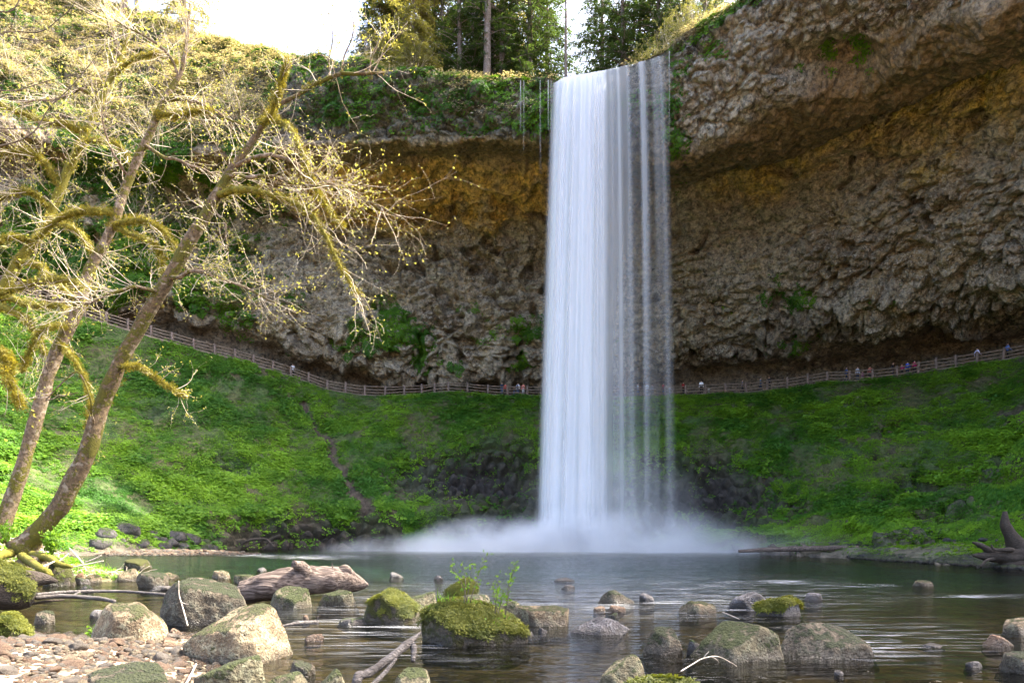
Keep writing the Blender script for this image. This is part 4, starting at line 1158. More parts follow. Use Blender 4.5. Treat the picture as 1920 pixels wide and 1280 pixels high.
# shrubs on the right rim
def shrub(name, label, px, py, D, h, w, seed, mat, n=16, leafn=6, size=.13, stem=None):
    rs = np.random.default_rng(seed); b = P(px, py, D)
    if name == 'shrub': b[2] = plateau_z(b[0], b[1])
    root = tag(empty(name, b), label, 'shrub', 'shrubs on the cliff rim')
    acc = Acc(); lv = []
    for k in range(n):
        d = np.array([rs.normal(0, .5) * w / h, rs.normal(0, .4) * w / h, 1.0])
        p, r = grow_twig(np.array([rs.normal(0, .1), rs.normal(0, .1), -.3]), d, h * rs.uniform(.7, 1.2), .03, 8, rs, -.02, .12)
        V, Q, T3 = tube(p, r, 4, False); acc.add(V, Q)
        spray(p, r, rs, acc, lv, 9, h * .45, .015, -.02, 2, .2, (0, 0, .1), leafn)
    link('stems', acc.mesh('stems'), stem or M['twig'], root)
    link('crown', leaf_mesh('crown', lv, size, seed), mat, root)
    return root
shrub('shrub', 'yellow green shrub on the rim just right of the waterfall lip', 1262, 92, 66, 3.6, 3.4, 1, M['shrubleaf'], 18)
shrub('shrub', 'pale sunlit shrub leaning over the right rim', 1305, 62, 63.5, 3.4, 3.0, 2, M['shrubleaf'], 16)
shrub('shrub', 'low pale bush on the rim between the waterfall and the yellow shrub', 1222, 112, 67.5, 2.2, 2.6, 3, M['shrubleaf'], 12)
shrub('shrub', 'bare grey bush on the rim left of the sunlit golden fir', 690, 138, 79, 3.6, 3.2, 4, M['shrubleaf'], 14, 1, .10)
shrub('shrub', 'pale dry bush hanging at the rim under the sunlit golden fir', 780, 168, 75.2, 2.6, 3.4, 5, M['shrubleaf'], 16, 6, .16)

# bare saplings on the upper left slope
def slope_point(px, py):
    best = None
    for G, qx, qy in ((SG[0], SG[3], SG[4]), (CG[0], CG[5], CG[6])):
        d = (qx - px) ** 2 + (qy - py) ** 2; i = int(np.argmin(d))
        if best is None or d.ravel()[i] < best[0]: best = (d.ravel()[i], G.reshape(-1, 3)[i])
    return best[1]
def sapling(px, py, h, w, seed, label, mat, n=12):
    b = slope_point(px, py); D = b[1]
    o = shrub('sapling', label, 960 + F * b[0] / D, HZ - F * (b[2] - CH) / D, D, h, w, seed, mat, n, 1, .17)
    o['category'] = 'sapling'; o['group'] = 'bare saplings on the left slope'
for k, (px, py, h, w, lab) in enumerate([
    (40, 330, 9, 7, 'bare sapling on the upper slope at the left edge'), (130, 300, 9, 6, 'bare sapling on the slope behind the golden mossy maple'), (220, 330, 9, 7, 'bare sapling on the slope between the two skyline trunks below'),
    (300, 300, 8, 6, 'bare sapling under the fir with fine drooping boughs'), (390, 320, 8, 6, 'bare sapling behind the fork of the leaning maple'), (90, 470, 9, 7, 'bare sapling above the trail at the left edge'),
    (250, 470, 8, 6, 'bare sapling above the trail behind the maple trunks'), (350, 440, 7, 6, 'bare sapling by the cliff foot right of the maple trunks'), (20, 150, 7, 7, 'bare sapling near the skyline at the left edge'), (160, 160, 6, 6, 'bare sapling near the skyline behind the maple crowns'), (440, 230, 5, 5, 'bare sapling on the ferny band right of the maple crowns')]):
    sapling(px, py, h, w, 500 + k, lab, M['bud'])

# ------------------------------------------------------------------ fence along the trail
def post_mesh(i):
    a = Acc()
    V, Q, T3 = tube([(0, 0, -.35), (0, 0, .0), (0, 0, 1.17), (0, 0, 1.25)], [.15, .15, .145, .10], 8, True, i, .08); a.add(V, Q, T3)
    return a.mesh('post')
def build_fence():
    px = np.array(TRAIL_X[1:-1], float); D = trail_d(px) + 0.25
    z = CH + (HZ - trail_y(px)) / F * D - 0.1
    pos = np.stack([(px - 960) / F * D, D, z], 1)
    root = tag(empty('trail_fence', pos[27]), 'long brown wooden post and rail fence along the trail behind the falls', 'fence')
    b = np.array(root.location); rs = np.random.default_rng(9)
    pm = [post_mesh(i) for i in range(4)]
    for m in pm: m.materials.append(M['post'])
    for i, p in enumerate(pos):
        o = link('post', pm[i % 4], None, root); o.location = p - b
        o.rotation_euler = (rs.normal(0, .02), rs.normal(0, .03), rs.uniform(0, 6)); o.scale = (1, 1, rs.uniform(.94, 1.06))
    for i in range(len(pos) - 1):
        for h in (.32, .70, 1.05):
            p0 = pos[i] + [0, -.05, h + rs.normal(0, .025)]; p1 = pos[i + 1] + [0, -.05, h + rs.normal(0, .025)]
            mid = (p0 + p1) / 2 + [0, 0, rs.normal(-.02, .02)]
            V, Q, T3 = tube(np.array([p0, mid, p1]) - b, [.062, .07, .062], 6, True, i, .08)
            link('rail', make_mesh('rail', V, [Q, T3]), M['rail'], root)
build_fence()

# ------------------------------------------------------------------ people on the trail
def cloth(c): return mat_plain('cloth', c, .8, .12, 8.0)
SKIN = mat_plain('skin', (0.50, 0.30, 0.21), .6, .08)
HAIRS = [mat_plain('hair', c, .6, .2) for c in ((.03, .02, .015), (.12, .07, .035), (.30, .20, .09))]

def body_mesh(pose):
    # joints: x right, -y the way the person faces, z up; 1.72 m tall
    v = {'pel': (0, 0, .95), 'belly': (0, -.01, 1.1), 'chest': (0, 0, 1.30), 'neck': (0, 0, 1.47), 'jaw': (0, -.015, 1.55), 'head': (0, -.01, 1.64), 'crown': (0, .01, 1.70), 'nose': (0, -.10, 1.615)}
    e = [('pel', 'belly'), ('belly', 'chest'), ('chest', 'neck'), ('neck', 'jaw'), ('jaw', 'head'), ('head', 'crown'), ('head', 'nose')]
    r = {'pel': .15, 'belly': .135, 'chest': .15, 'neck': .055, 'jaw': .075, 'head': .098, 'crown': .07, 'nose': .016}
    arms = {'stand': [(.24, .03, 1.13), (.25, -.06, .88), (.25, -.10, .80)], 'photo': [(.24, -.10, 1.20), (.12, -.30, 1.42), (.08, -.34, 1.50)],
            'lean': [(.26, -.08, 1.16), (.20, -.30, 1.05), (.17, -.36, 1.03)], 'walk': [(.24, .12, 1.14), (.24, .06, .90), (.24, .02, .82)]}
    for sx, sd in ((1, 'r'), (-1, 'l')):
        a = arms[pose]
        if pose == 'walk' and sx < 0: a = [(.24, -.08, 1.14), (.23, -.28, .95), (.22, -.34, .90)]
        v['sh' + sd] = (sx * .17, 0, 1.41); r['sh' + sd] = .075
        for nm, q, rr in zip(('el', 'wr', 'ha'), a, (.048, .036, .04)):
            v[nm + sd] = (sx * q[0], q[1], q[2]); r[nm + sd] = rr
        st = .16 * sx if pose == 'walk' else .02 * sx
        v['hip' + sd] = (sx * .09, 0, .88); r['hip' + sd] = .095
        v['kn' + sd] = (sx * .10, -.02 - st * .6 if pose == 'walk' else -.01, .49); r['kn' + sd] = .06
        v['an' + sd] = (sx * .10, .02 - st * 1.4 if pose == 'walk' else .02, .08); r['an' + sd] = .042
        v['to' + sd] = (sx * .11, v['an' + sd][1] - .17, .035); r['to' + sd] = .038
        e += [('chest', 'sh' + sd), ('sh' + sd, 'el' + sd), ('el' + sd, 'wr' + sd), ('wr' + sd, 'ha' + sd), ('pel', 'hip' + sd), ('hip' + sd, 'kn' + sd), ('kn' + sd, 'an' + sd), ('an' + sd, 'to' + sd)]
    ks = list(v); me = bpy.data.meshes.new('body_skeleton')
    me.from_pydata([v[k] for k in ks], [(ks.index(a), ks.index(b)) for a, b in e], [])
    o = bpy.data.objects.new('body_skeleton', me); COL.objects.link(o)
    sm = o.modifiers.new('skin', 'SKIN'); sm.use_smooth_shade = True
    for i, k in enumerate(ks):
        me.skin_vertices[0].data[i].radius = (r[k], r[k] * (.72 if k in ('pel', 'belly', 'chest') else 1)); me.skin_vertices[0].data[i].use_root = (k == 'pel')
    o.modifiers.new('subdivision', 'SUBSURF').levels = 1
    dg = bpy.context.evaluated_depsgraph_get()
    res = bpy.data.meshes.new_from_object(o.evaluated_get(dg))
    bpy.data.objects.remove(o)
    n = len(res.polygons); c = np.array([p.center for p in res.polygons])
    idx = np.zeros(n, np.int32)                                   # 0 skin 1 top 2 trousers 3 shoes
    idx[(c[:, 2] < 1.47)] = 1
    idx[(c[:, 2] < .97) & (np.abs(c[:, 0]) < .2)] = 2
    idx[c[:, 2] < .09] = 3
    for sd, sx in (('r', 1), ('l', -1)):
        w = np.array(v['wr' + sd]); h = np.array(v['ha' + sd])
        idx[(np.linalg.norm(c - h, axis=1) < .10)] = 0
    res.polygons.foreach_set('material_index', idx)
    res.polygons.foreach_set('use_smooth', np.ones(n, bool))
    return res
BODY = {k: body_mesh(k) for k in ('stand', 'photo', 'lean', 'walk')}
def hair_mesh():
    th = np.linspace(0, 1.9, 7); ph = np.linspace(0, 2 * np.pi, 13)
    A, B = np.meshgrid(th, ph, indexing='ij')
    k = 1 - .25 * (np.sin(B) < -.3) * (A > 1.2)
    G = np.stack([np.sin(A * k) * np.cos(B) * .098, np.sin(A * k) * np.sin(B) * .115 + .012, np.cos(A * k) * .108 + 1.645], -1)
    return make_mesh('hair', G.reshape(-1, 3), grid_faces(7, 13))
HAIR = hair_mesh()
SHOE = mat_plain('shoes', (.06, .055, .05), .7, .1)
def person(px, label, top, legs, pose='stand', face=0.0, h=1.0, hair=0, back=0.8, pack=None):
    D = float(trail_d(px)[0]) + back
    ty = trail_y(px) + 1.5; Dt = float(trail_d(px)[0])
    z = CH + (HZ - ty) / F * Dt + 0.05
    root = tag(empty('person', ((px - 960) / F * D, D, z)), label, 'person', 'visitors on the trail')
    root.rotation_euler = (0, 0, R(face)); root.scale = (h, h, h)
    me = BODY[pose].copy()
    for m in (SKIN, cloth(top), cloth(legs), SHOE): me.materials.append(m)
    link('body', me, None, root)
    link('hair', HAIR.copy(), HAIRS[hair], root)
    if pack:
        V, Q, T3 = tube([(0, .17, 1.02), (0, .20, 1.1), (0, .20, 1.3), (0, .17, 1.42)], [.10, .145, .14, .09], 8, True)
        link('backpack', make_mesh('backpack', V, [Q, T3]), cloth(pack), root)
    return root
W_, K_, N_, J_ = (.75, .75, .78), (.02, .02, .025), (.03, .045, .09), (.10, .15, .27)
for a in [
    (549, 'person in white top holding a phone up, alone on the left trail', W_, K_, 'photo', 30), (941, 'person in dark navy jacket left of the red top, left of the waterfall', N_, J_, 'stand', 20),
    (947.5, 'person in red top between the navy jacket and the fence post', (.55, .06, .04), K_, 'stand', -10, .93), (964, 'small child in dark clothes beside the white shirted adult', K_, J_, 'stand', 0, .66),
    (971, 'adult in white shirt and jeans left of the waterfall', W_, J_, 'stand', 160, 1.0, 1, .8, (.10, .10, .16)), (981, 'person in coral pink top nearest the left edge of the waterfall', (.70, .22, .18), W_, 'stand', 170, .95, 2),
    (1196, 'person in pale grey top behind the thin right strands of the waterfall', (.45, .46, .50), J_, 'walk', 60), (1213, 'person in white shirt behind the thin right strands of the waterfall', W_, J_, 'walk', -60),
    (1244, 'person in red top behind the outermost strand of the waterfall', (.45, .05, .05), J_, 'lean', 40), (1223, 'person in dull grey clothes behind the waterfall strands', (.30, .30, .33), (.15, .15, .17), 'stand', 0, .9),
    (1256, 'child in grey at the fence just right of the waterfall', (.40, .42, .46), (.3, .3, .33), 'lean', 10, .72), (1281, 'person in dark red jacket right of the waterfall', (.40, .03, .03), K_, 'lean', 30),
    (1315, 'person in bright white jacket and dark trousers right of the waterfall', (.85, .85, .88), K_, 'stand', 175, 1.06), (1329, 'small child in pale clothes beside the bright white jacket', (.6, .58, .58), (.3, .3, .3), 'stand', 0, .55),
    (1392, 'person in grey purple top on the right trail', (.20, .17, .20), K_, 'walk', 70), (1426, 'person in slate blue clothes on the right trail', (.13, .16, .22), N_, 'walk', 60),
    (1442, 'person in black with rosy face at the right trail fence post', K_, K_, 'stand', -20), (1587, 'person in dim blue clothes halfway up the right trail', (.08, .10, .20), N_, 'walk', 80),
    (1608, 'person in white and navy halfway up the right trail', (.45, .45, .5), N_, 'stand', 10), (1617, 'small child in plum clothes halfway up the right trail', (.28, .12, .18), (.2, .1, .15), 'stand', 0, .68),
    (1631, 'person in brick red top halfway up the right trail', (.42, .13, .10), K_, 'stand', 0), (1674, 'person in black looking out, left of the pink and blue group', K_, N_, 'stand', 40, 1.05),
    (1691, 'person in bright pink top, left of the blue jacket', (.60, .03, .16), K_, 'lean', 0, .85), (1702, 'person in bright blue jacket between two pink tops', (.04, .10, .52), N_, 'stand', 180, .95),
    (1715, 'person in crimson top, right of the blue jacket', (.50, .03, .13), K_, 'stand', 0, .92), (1832, 'person in pale lilac shirt near the right end of the trail', (.62, .60, .80), (.30, .29, .36), 'walk', 90, 1.08),
    (1889, 'person in blue top at the far right end of the trail', (.12, .20, .48), K_, 'walk', 80, 1.05)]:
    person(*a)

# ------------------------------------------------------------------ boulders
def ico(sub):
    import bmesh
    bm = bmesh.new(); bmesh.ops.create_icosphere(bm, subdivisions=sub, radius=1)
    V = np.array([v.co[:] for v in bm.verts]); Fq = np.array([[v.index for v in f.verts] for f in bm.faces])
    bm.free(); return V, Fq
ICO = {s: ico(s) for s in (2, 3, 4, 5, 6)}

def rock_mesh(seed, a, b, c, sub=5, planes=13, rough=.06, soft=30.0):
    """a boulder: a sphere cut by random planes with worn edges, then weathered"""
    V, Fq = ICO[sub]; r = np.random.default_rng(seed)
    n = r.normal(0, 1, (planes, 3)); n /= np.linalg.norm(n, axis=1, keepdims=True)
    dd = r.uniform(.55, .95, planes)
    n[0] = [r.normal(0, .22), r.normal(0, .15) - .1, 1.0]; dd[0] = r.uniform(.60, .82)
    for q_ in range(1, 6):
        an = q_ * 1.2566 + r.uniform(-.4, .4); n[q_] = [math.cos(an), math.sin(an), r.uniform(-.05, .5)]; dd[q_] = r.uniform(.70, .95)
    n /= np.linalg.norm(n, axis=1, keepdims=True)
    q = np.maximum((V @ n.T) / dd[None], .02)
    q = np.concatenate([q, np.full((len(V), 1), .94)], 1)
    rad = 1.0 / (np.sum(q ** soft, 1) ** (1 / soft))
    S = V * rad[:, None]
    S = S / np.abs(S).max(0)[None] * np.array([a, b, c])
    S[:, :2] *= 1 + .22 * np.clip(-S[:, 2:3] / c, 0, 1)
    m = (a * b * c) ** (1 / 3)
    o = r.uniform(0, 50, 3)
    nn = V / np.array([a, b, c]) ; nn /= np.linalg.norm(nn, axis=1, keepdims=True)
    d = fbm(S + o, m * .8, 4, seed) * rough * 1.3 + ridge(S + o, m * .45, 3, seed + 9) * rough * .35 + fbm(S + o, m * .12, 2, seed + 4) * rough * .22
    return make_mesh('boulder', S + nn * (d * m)[:, None], Fq, True)

ROCKPOS = []
def boulder(x0, x1, y0, y1, kind, label, seed=None, zb=0.0, name='boulder', depth=.8, sub=5, planes=13, tilt=0.0, rough=.065, group=None, D=None, cat='boulder'):
    seed = seed if seed is not None else int(x0 * 7 + y1)
    D = D or (CH - zb) * F / (y1 - HZ)
    D2 = D + depth * (x1 - x0) / F * D * .35                      # middle of the stone lies behind its front water line
    a = (x1 - x0) * .5 / F * D2; top = CH - (y0 - HZ) / F * D2 - zb
    c = top * 0.98 + .02; cz = top - c
    me = rock_mesh(seed, a, a * depth, c, sub, planes, rough)
    o = link(name, me, M[kind])
    o.location = ((x0 + x1) * .5 - 960) / F * D2, D2, zb + cz
    o.rotation_euler = (0, R(tilt), 0)
    ROCKPOS.append((o, a, c))
    return tag(o, label, cat, group)

BIG = {}
BIG['pale1'] = boulder(175, 312, 1118, 1217, 'pale', 'pale sunlit boulder standing on the gravel bank beside a small herb', 31, .06, tilt=4)
boulder(305, 487, 1078, 1172, 'grey', 'large brown grey boulder right of the two fallen poles', 12, sub=6, tilt=6)
BIG['pale2'] = boulder(335, 541, 1120, 1243, 'pale', 'large tan boulder with dark moss spots on its crest', 23, sub=6, tilt=5)
boulder(140, 348, 1226, 1316, 'grey', 'flat grey slab at the bottom edge beside the pebbles', 44, sub=6, depth=.7, tilt=-4)
boulder(362, 520, 1222, 1330, 'green', 'green speckled boulder at the bottom edge below the large tan boulder', 15, sub=6)
boulder(470, 586, 1240, 1335, 'green', 'low lichened boulder joined to the green speckled one at the bottom edge', 61)
BIG['ylw'] = boulder(-30, 64, 1145, 1208, 'mossy', 'yellow mossy rock at the left edge above the pebbles', 17, .05, rough=.09)
boulder(66, 108, 1142, 1168, 'grey', 'small brown stone alone in the still water by the left bank', 18, sub=4)
boulder(254, 314, 1072, 1101, 'grey', 'rounded striped stone near the island of twigs', 19, sub=4)
boulder(280, 322, 1095, 1107, 'wet', 'flat wet stone touching the rounded striped stone', 20, sub=4)
boulder(154, 176, 1096, 1108, 'basalt', 'small dark stone behind the two fallen poles', 21, sub=3)
boulder(168, 196, 1139, 1156, 'wet', 'small dark stone left of the pale sunlit boulder', 22, sub=3)
boulder(234, 280, 1047, 1066, 'mossy', 'dark mossy topped rock in the water below the far gravel bar', 5, sub=4)
boulder(396, 434, 1064, 1084, 'pale', 'small sunlit stone behind the large brown grey boulder', 6, sub=4)
boulder(436, 478, 1074, 1092, 'green', 'grey green stone at the left end of the driftwood log', 7, sub=4)
boulder(480, 499, 1062, 1070, 'wet', 'tiny dark stone in the water behind the driftwood log', 8, sub=3)
boulder(508, 590, 1093, 1141, 'green', 'round boulder in front of the driftwood log, left one', 9, tilt=3)
boulder(596, 676, 1100, 1135, 'green', 'low pale green boulder in front of the driftwood log, right one', 10, tilt=-3)
BIG['bigm'] = boulder(673, 790, 1090, 1171, 'mossy', 'big mossy boulder left of the planted mossy rock', 71, sub=6, tilt=-2)
boulder(745, 830, 1088, 1160, 'green', 'sloping grey boulder leaning on the big mossy one', 73, D=14.2)
BIG['isle'] = boulder(785, 990, 1128, 1208, 'mossy', 'mossy rock crowned with grass and leafy seedlings', 74, sub=6, depth=.7, rough=.07)
BIG['cush'] = boulder(834, 902, 1085, 1122, 'mossy', 'mossy cushion rock behind the planted mossy rock', 75)
boulder(856, 920, 1110, 1138, 'grey', 'grey stone between the planted mossy rock and the cushion rock', 76, sub=4)
boulder(922, 978, 1114, 1158, 'green', 'yellow green stone left of the spotted boulder', 77, sub=4)
boulder(962, 1074, 1120, 1173, 'pale', 'broad boulder with dark moss spots right of the planted rock', 78, tilt=2)
boulder(1066, 1197, 1153, 1189, 'wet', 'long flat wet rock in midstream', 79, depth=.5, planes=22)
boulder(1122, 1192, 1106, 1131, 'grey', 'wedge shaped dark rock in midstream', 80, sub=4, tilt=10)
boulder(1196, 1230, 1110, 1128, 'wet', 'small wet rock right of the wedge shaped one', 81, sub=4)
boulder(1112, 1136, 1134, 1146, 'rust', 'small brown stone above the long flat wet rock, left of a pair', 82, sub=3)
boulder(1136, 1174, 1131, 1147, 'rust', 'small pinkish stone above the long flat wet rock, right of a pair', 83, sub=3)
boulder(1144, 1162, 1148, 1158, 'basalt', 'tiny black stone behind the long flat wet rock', 84, sub=3)
boulder(1034, 1078, 1081, 1089, 'wet', 'low wet stone far out in the bright water', 85, sub=3)
boulder(1050, 1080, 1095, 1104, 'wet', 'low wet stone nearer in the bright water', 86, sub=3)
boulder(1008, 1026, 1174, 1188, 'wet', 'small pointed stone right of the planted mossy rock', 87, sub=3)
boulder(988, 1002, 1180, 1192, 'wet', 'tiny stone touching the right tip of the planted mossy rock', 88, sub=3)
boulder(1274, 1344, 1125, 1149, 'pale', 'pale rough stone in midstream, pinkish grey', 89, sub=4, rough=.08)
boulder(1364, 1437, 1110, 1141, 'wet', 'knobbly grey rock left of the moss capped rock', 90, sub=5, rough=.1)
BIG['cap'] = boulder(1416, 1513, 1117, 1154, 'wet', 'rough rock capped with bright green moss', 91, sub=5, rough=.09)
boulder(1506, 1546, 1110, 1124, 'wet', 'small smooth grey stone right of the moss capped rock', 92, sub=3)
boulder(1202, 1292, 1175, 1226, 'grey', 'pointed bare boulder left of the big lichened boulder', 93, tilt=4)
boulder(1292, 1470, 1158, 1239, 'green', 'big lichened boulder on the right side of the stream', 94, sub=6, tilt=3)
boulder(1288, 1320, 1196, 1228, 'basalt', 'dark stone wedged between the pointed and the big lichened boulder', 95, sub=4)
boulder(1458, 1637, 1171, 1234, 'grey', 'long rough boulder right of the big lichened boulder', 96, sub=6, rough=.07, tilt=6)
boulder(1124, 1226, 1226, 1320, 'green', 'upright grey boulder at the bottom edge by the mossy hummock', 97, tilt=-8)
BIG['hum'] = boulder(1158, 1314, 1256, 1345, 'mossy', 'bright mossy hummock at the bottom edge', 98, sub=5)
boulder(1712, 1750, 1082, 1098, 'pale', 'lone pale stone far out in the right pool', 99, sub=4)
boulder(1874, 1945, 1143, 1189, 'pale', 'white boulder with dark moss at the right edge', 111, sub=5)
boulder(1844, 1899, 1186, 1212, 'rust', 'brown tilted stone in front of the white boulder at the right edge', 112, sub=4, tilt=12)
boulder(1866, 1970, 1224, 1262, 'grey', 'low brown boulder at the lower right edge', 113, sub=5)
boulder(1810, 1840, 1234, 1250, 'wet', 'small dark stone left of the low brown boulder', 114, sub=3)
boulder(1726, 1768, 1203, 1212, 'wet', 'flat wet stone awash in the right stream', 115, sub=3)
boulder(1564, 1582, 1256, 1266, 'wet', 'tiny pale stone awash below the long rough boulder', 116, sub=3)
boulder(538, 590, 1227, 1268, 'grey', 'sharp grey stone right of the large tan boulder', 117, sub=4)
boulder(583, 662, 1253, 1320, 'green', 'rounded stone left of the forked driftwood branch', 118)
boulder(724, 814, 1232, 1325, 'green', 'rounded boulder under the forked driftwood branch', 119, tilt=-3)
boulder(634, 692, 1152, 1171, 'basalt', 'flat dark stone left of the big mossy boulder', 120, sub=4)
boulder(566, 580, 1149, 1162, 'rust', 'tiny brown stone beside the floating plank', 121, sub=3)
boulder(572, 610, 1188, 1201, 'rust', 'orange brown stone awash in the left stream', 122, sub=4)
boulder(726, 757, 1072, 1082, 'wet', 'small dark stone behind the big mossy boulder', 123, sub=3)
boulder(812, 834, 1075, 1085, 'wet', 'small grey stone behind the cushion rock', 124, sub=3)
boulder(312, 340, 1170, 1196, 'rust', 'russet stone between the two pale boulders', 125, sub=4)
boulder(300, 350, 1192, 1222, 'rust', 'russet flat rock at the foot of the pale sunlit boulder', 126, .03, sub=4)

# stones around the island of twigs
for k, (x0, x1, y0, y1, kd, lab) in enumerate([(216, 262, 1060, 1090, 'pale', 'pointed sunlit stone at the right tip of the twig island'), (136, 166, 1070, 1092, 'rust', 'brown stone at the water edge of the twig island'),
        (138, 166, 1082, 1094, 'basalt', 'black wet stone at the water edge of the twig island'), (186, 216, 1070, 1088, 'rust', 'russet stone among the twigs of the island'), (104, 128, 1072, 1092, 'wet', 'grey stone at the left end of the twig island'),
        (160, 190, 1076, 1092, 'pale', 'small pale stone in the middle of the twig island'), (292, 338, 1070, 1084, 'pale', 'long pale stone right of the twig island')]):
    boulder(x0, x1, y0, y1, kd, lab, 150 + k, 0.0, sub=4)

# talus at the foot of the green slope
rs = np.random.default_rng(5)
TAL = [(200, 1006), (222, 1018), (246, 1012), (262, 1022), (280, 1000), (296, 1012), (318, 1018), (236, 1000), (340, 1022), (362, 1006), (378, 1020), (396, 1016), (214, 990), (420, 1022), (300, 1024), (186, 1024), (446, 1026), (330, 1008)]
for k, (x, y) in enumerate(TAL):
    G = SG[0]; qx, qy = SG[3], SG[4]
    i = np.argmin((qx - x) ** 2 + (qy - y) ** 2); p = G.reshape(-1, 3)[i]
    s = rs.uniform(.3, 1.1)
    o = link('talus_rock', rock_mesh(200 + k, s, s * .8, s * .62, 3, 9, .12), M['basalt'])
    o.location = p + np.array([0, .15, -.05]); o.rotation_euler = (rs.uniform(-.3, .3), rs.uniform(-.4, .4), rs.uniform(0, 6))
    tag(o, 'dark angular rock at the foot of the green slope by the far gravel bar', 'rock', 'talus rocks under the left slope')

# loose stones and gravel of the near beach
def beach():
    rs = np.random.default_rng(31)
    pm = [rock_mesh(300 + k, 1, rs.uniform(.6, .9), rs.uniform(.35, .6), 3, 12, .06) for k in range(6)]
    kinds = ['pb0', 'pb1', 'pb2', 'pb0', 'pb1', 'pb2']
    for m, kd in zip(pm, kinds): m.materials.append(M[kd])
    n = 0; tries = 0; used = []
    while n < 150 and tries < 6000:
        tries += 1
        px = rs.uniform(-20, 345); py = rs.uniform(1186, 1296)
        D = 1.65 * F / (py - HZ); x = (px - 960) / F * D
        z = float(ground_z(np.array([x]), np.array([D]))[0])
        if z < -0.03: continue
        s = rs.uniform(.035, .085) if n > 35 else rs.uniform(.09, .16)
        if any((x - a) ** 2 + (D - b) ** 2 < (s + c) ** 2 * .8 for a, b, c in used): continue
        used.append((x, D, s)); n += 1
        ki = int(rs.integers(0, 6)); o = link('river_stone', pm[ki]); o.location = (x, D, z + s * .22); o.scale = (s, s, s)
        o.rotation_euler = (rs.normal(0, .25), rs.normal(0, .25), rs.uniform(0, 6.28))
        tag(o, '%s %s river stone lying loose on the near gravel bank' % ('fist sized' if s < .09 else 'larger', ['pale tan', 'russet', 'grey brown', 'cream', 'reddish brown', 'wet grey'][ki]), 'stone', 'river stones on the near gravel bank')
    small = proto_collection('pebble', [rock_mesh(330 + k, 1, .8, .55, 2, 9, .06) for k in range(5)], None) if False else None
    c = bpy.data.collections.new('pebble')
    for k in range(6):
        m = rock_mesh(330 + k, 1, .8, .55, 2, 9, .06); m.materials.append(M[kinds[k]]); c.objects.link(bpy.data.objects.new('pebble_piece', m))
    N = 14000
    x = rs.uniform(-12.5, -3.2, N); y = rs.uniform(6.5, 12.6, N)
    z = ground_z(x, y); k = z > -0.10
    x, y, z = x[k], y[k], z[k]
    s = rs.gamma(3.0, .008, len(x)) + .008
    o = scatter('gravel', np.stack([x, y, z + s * .2], 1), rs.uniform(-1, 1, (len(x), 3)) * [.5, .5, 3.14], np.repeat(s[:, None], 3, 1), s * 0, c, 6)
    tag(o, 'small brown pebbles of the near gravel bank', 'gravel', kind='stuff')
    # far bar
    N = 9000
    x = rs.normal(-27, 6.5, N); y = rs.normal(53.5, 3.2, N); z = ground_z(x, y); k = z > -.06
    x, y, z = x[k], y[k], z[k]; s = rs.gamma(3, .022, len(x)) + .02
    o = scatter('gravel', np.stack([x, y, z + s * .2], 1), rs.uniform(-1, 1, (len(x), 3)) * [.5, .5, 3.14], np.repeat(s[:, None], 3, 1), s * 0, c, 6)
    tag(o, 'grey gravel of the far bar under the green slope', 'gravel', kind='stuff')
    # rubble at the right shore
    dark = bpy.data.collections.new('rubble')
    for k in range(4):
        m = rock_mesh(350 + k, 1, .8, .6, 2, 9, .06); m.materials.append(M['basalt']); dark.objects.link(bpy.data.objects.new('rubble_piece', m))
    N = 3500
    px = rs.uniform(1560, 1960, N); d = np.interp(px, CX, SHORE) + rs.gamma(1.5, 1.6, N) - .6
    G = SG[0]; zz = np.clip((d - np.interp(px, CX, SHORE)) * .12, 0, 2)
    s = rs.gamma(2.0, .045, N) + .03
    o = scatter('gravel', np.stack([(px - 960) / F * d, d, zz + .05], 1), rs.uniform(-1, 1, (N, 3)) * [.5, .5, 3.14], np.repeat(s[:, None], 3, 1), s * 0, dark, 4)
    tag(o, 'dark stony rubble along the right shore', 'gravel', kind='stuff')
beach()

# ------------------------------------------------------------------ moss, grass and seedlings on rocks
def moss_on(o, n, seed, thr, label, smin=.7, smax=1.6, tsh=0.0):
    me = o.data; rs = np.random.default_rng(seed)
    co = np.empty(len(me.vertices) * 3, np.float32); me.vertices.foreach_get('co', co); co = co.reshape(-1, 3)
    nr = np.empty(len(me.vertices) * 3, np.float32); me.vertices.foreach_get('normal', nr); nr = nr.reshape(-1, 3)
    m = np.array(o.matrix_world); w = co @ m[:3, :3].T + m[:3, 3]; nw = nr @ m[:3, :3].T
    ok = np.where((nw[:, 2] + fbm(w, .25, 3, seed) * .6 > thr) & (w[:, 2] > .06))[0]
    k = rs.choice(ok, n)
    p = w[k] + rs.normal(0, .012, (n, 3))
    s = rs.uniform(smin, smax, n)
    q = scatter('moss', p, rot_euler(nw[k] + np.array([[0, 0, .4]]), rs.uniform(0, 6.28, n)), np.repeat(s[:, None], 3, 1), np.clip(rs.normal(.5 + tsh, .25, n) + fbm(p, .3, 2, 3) * .5, 0, 1), MOSSR, 4)
    tag(q, label, 'moss', kind='stuff')
bpy.context.view_layer.update()
moss_on(BIG['isle'], 2000, 1, .45, 'thick yellow green moss on the planted rock')
moss_on(BIG['hum'], 2200, 2, .1, 'bright moss on the hummock at the bottom edge')
moss_on(BIG['cap'], 900, 3, .55, 'bright green moss cap on the rough rock', 1, 1.9, .3)

moss_on(BIG['bigm'], 900, 4, .55, 'olive moss on the big boulder left of the planted rock', .6, 1.3, -.1)
moss_on(BIG['cush'], 900, 5, .1, 'moss cushion behind the planted rock', .8, 1.6)
moss_on(BIG['ylw'], 900, 6, .3, 'yellow moss on the rock at the left edge', .6, 1.3)

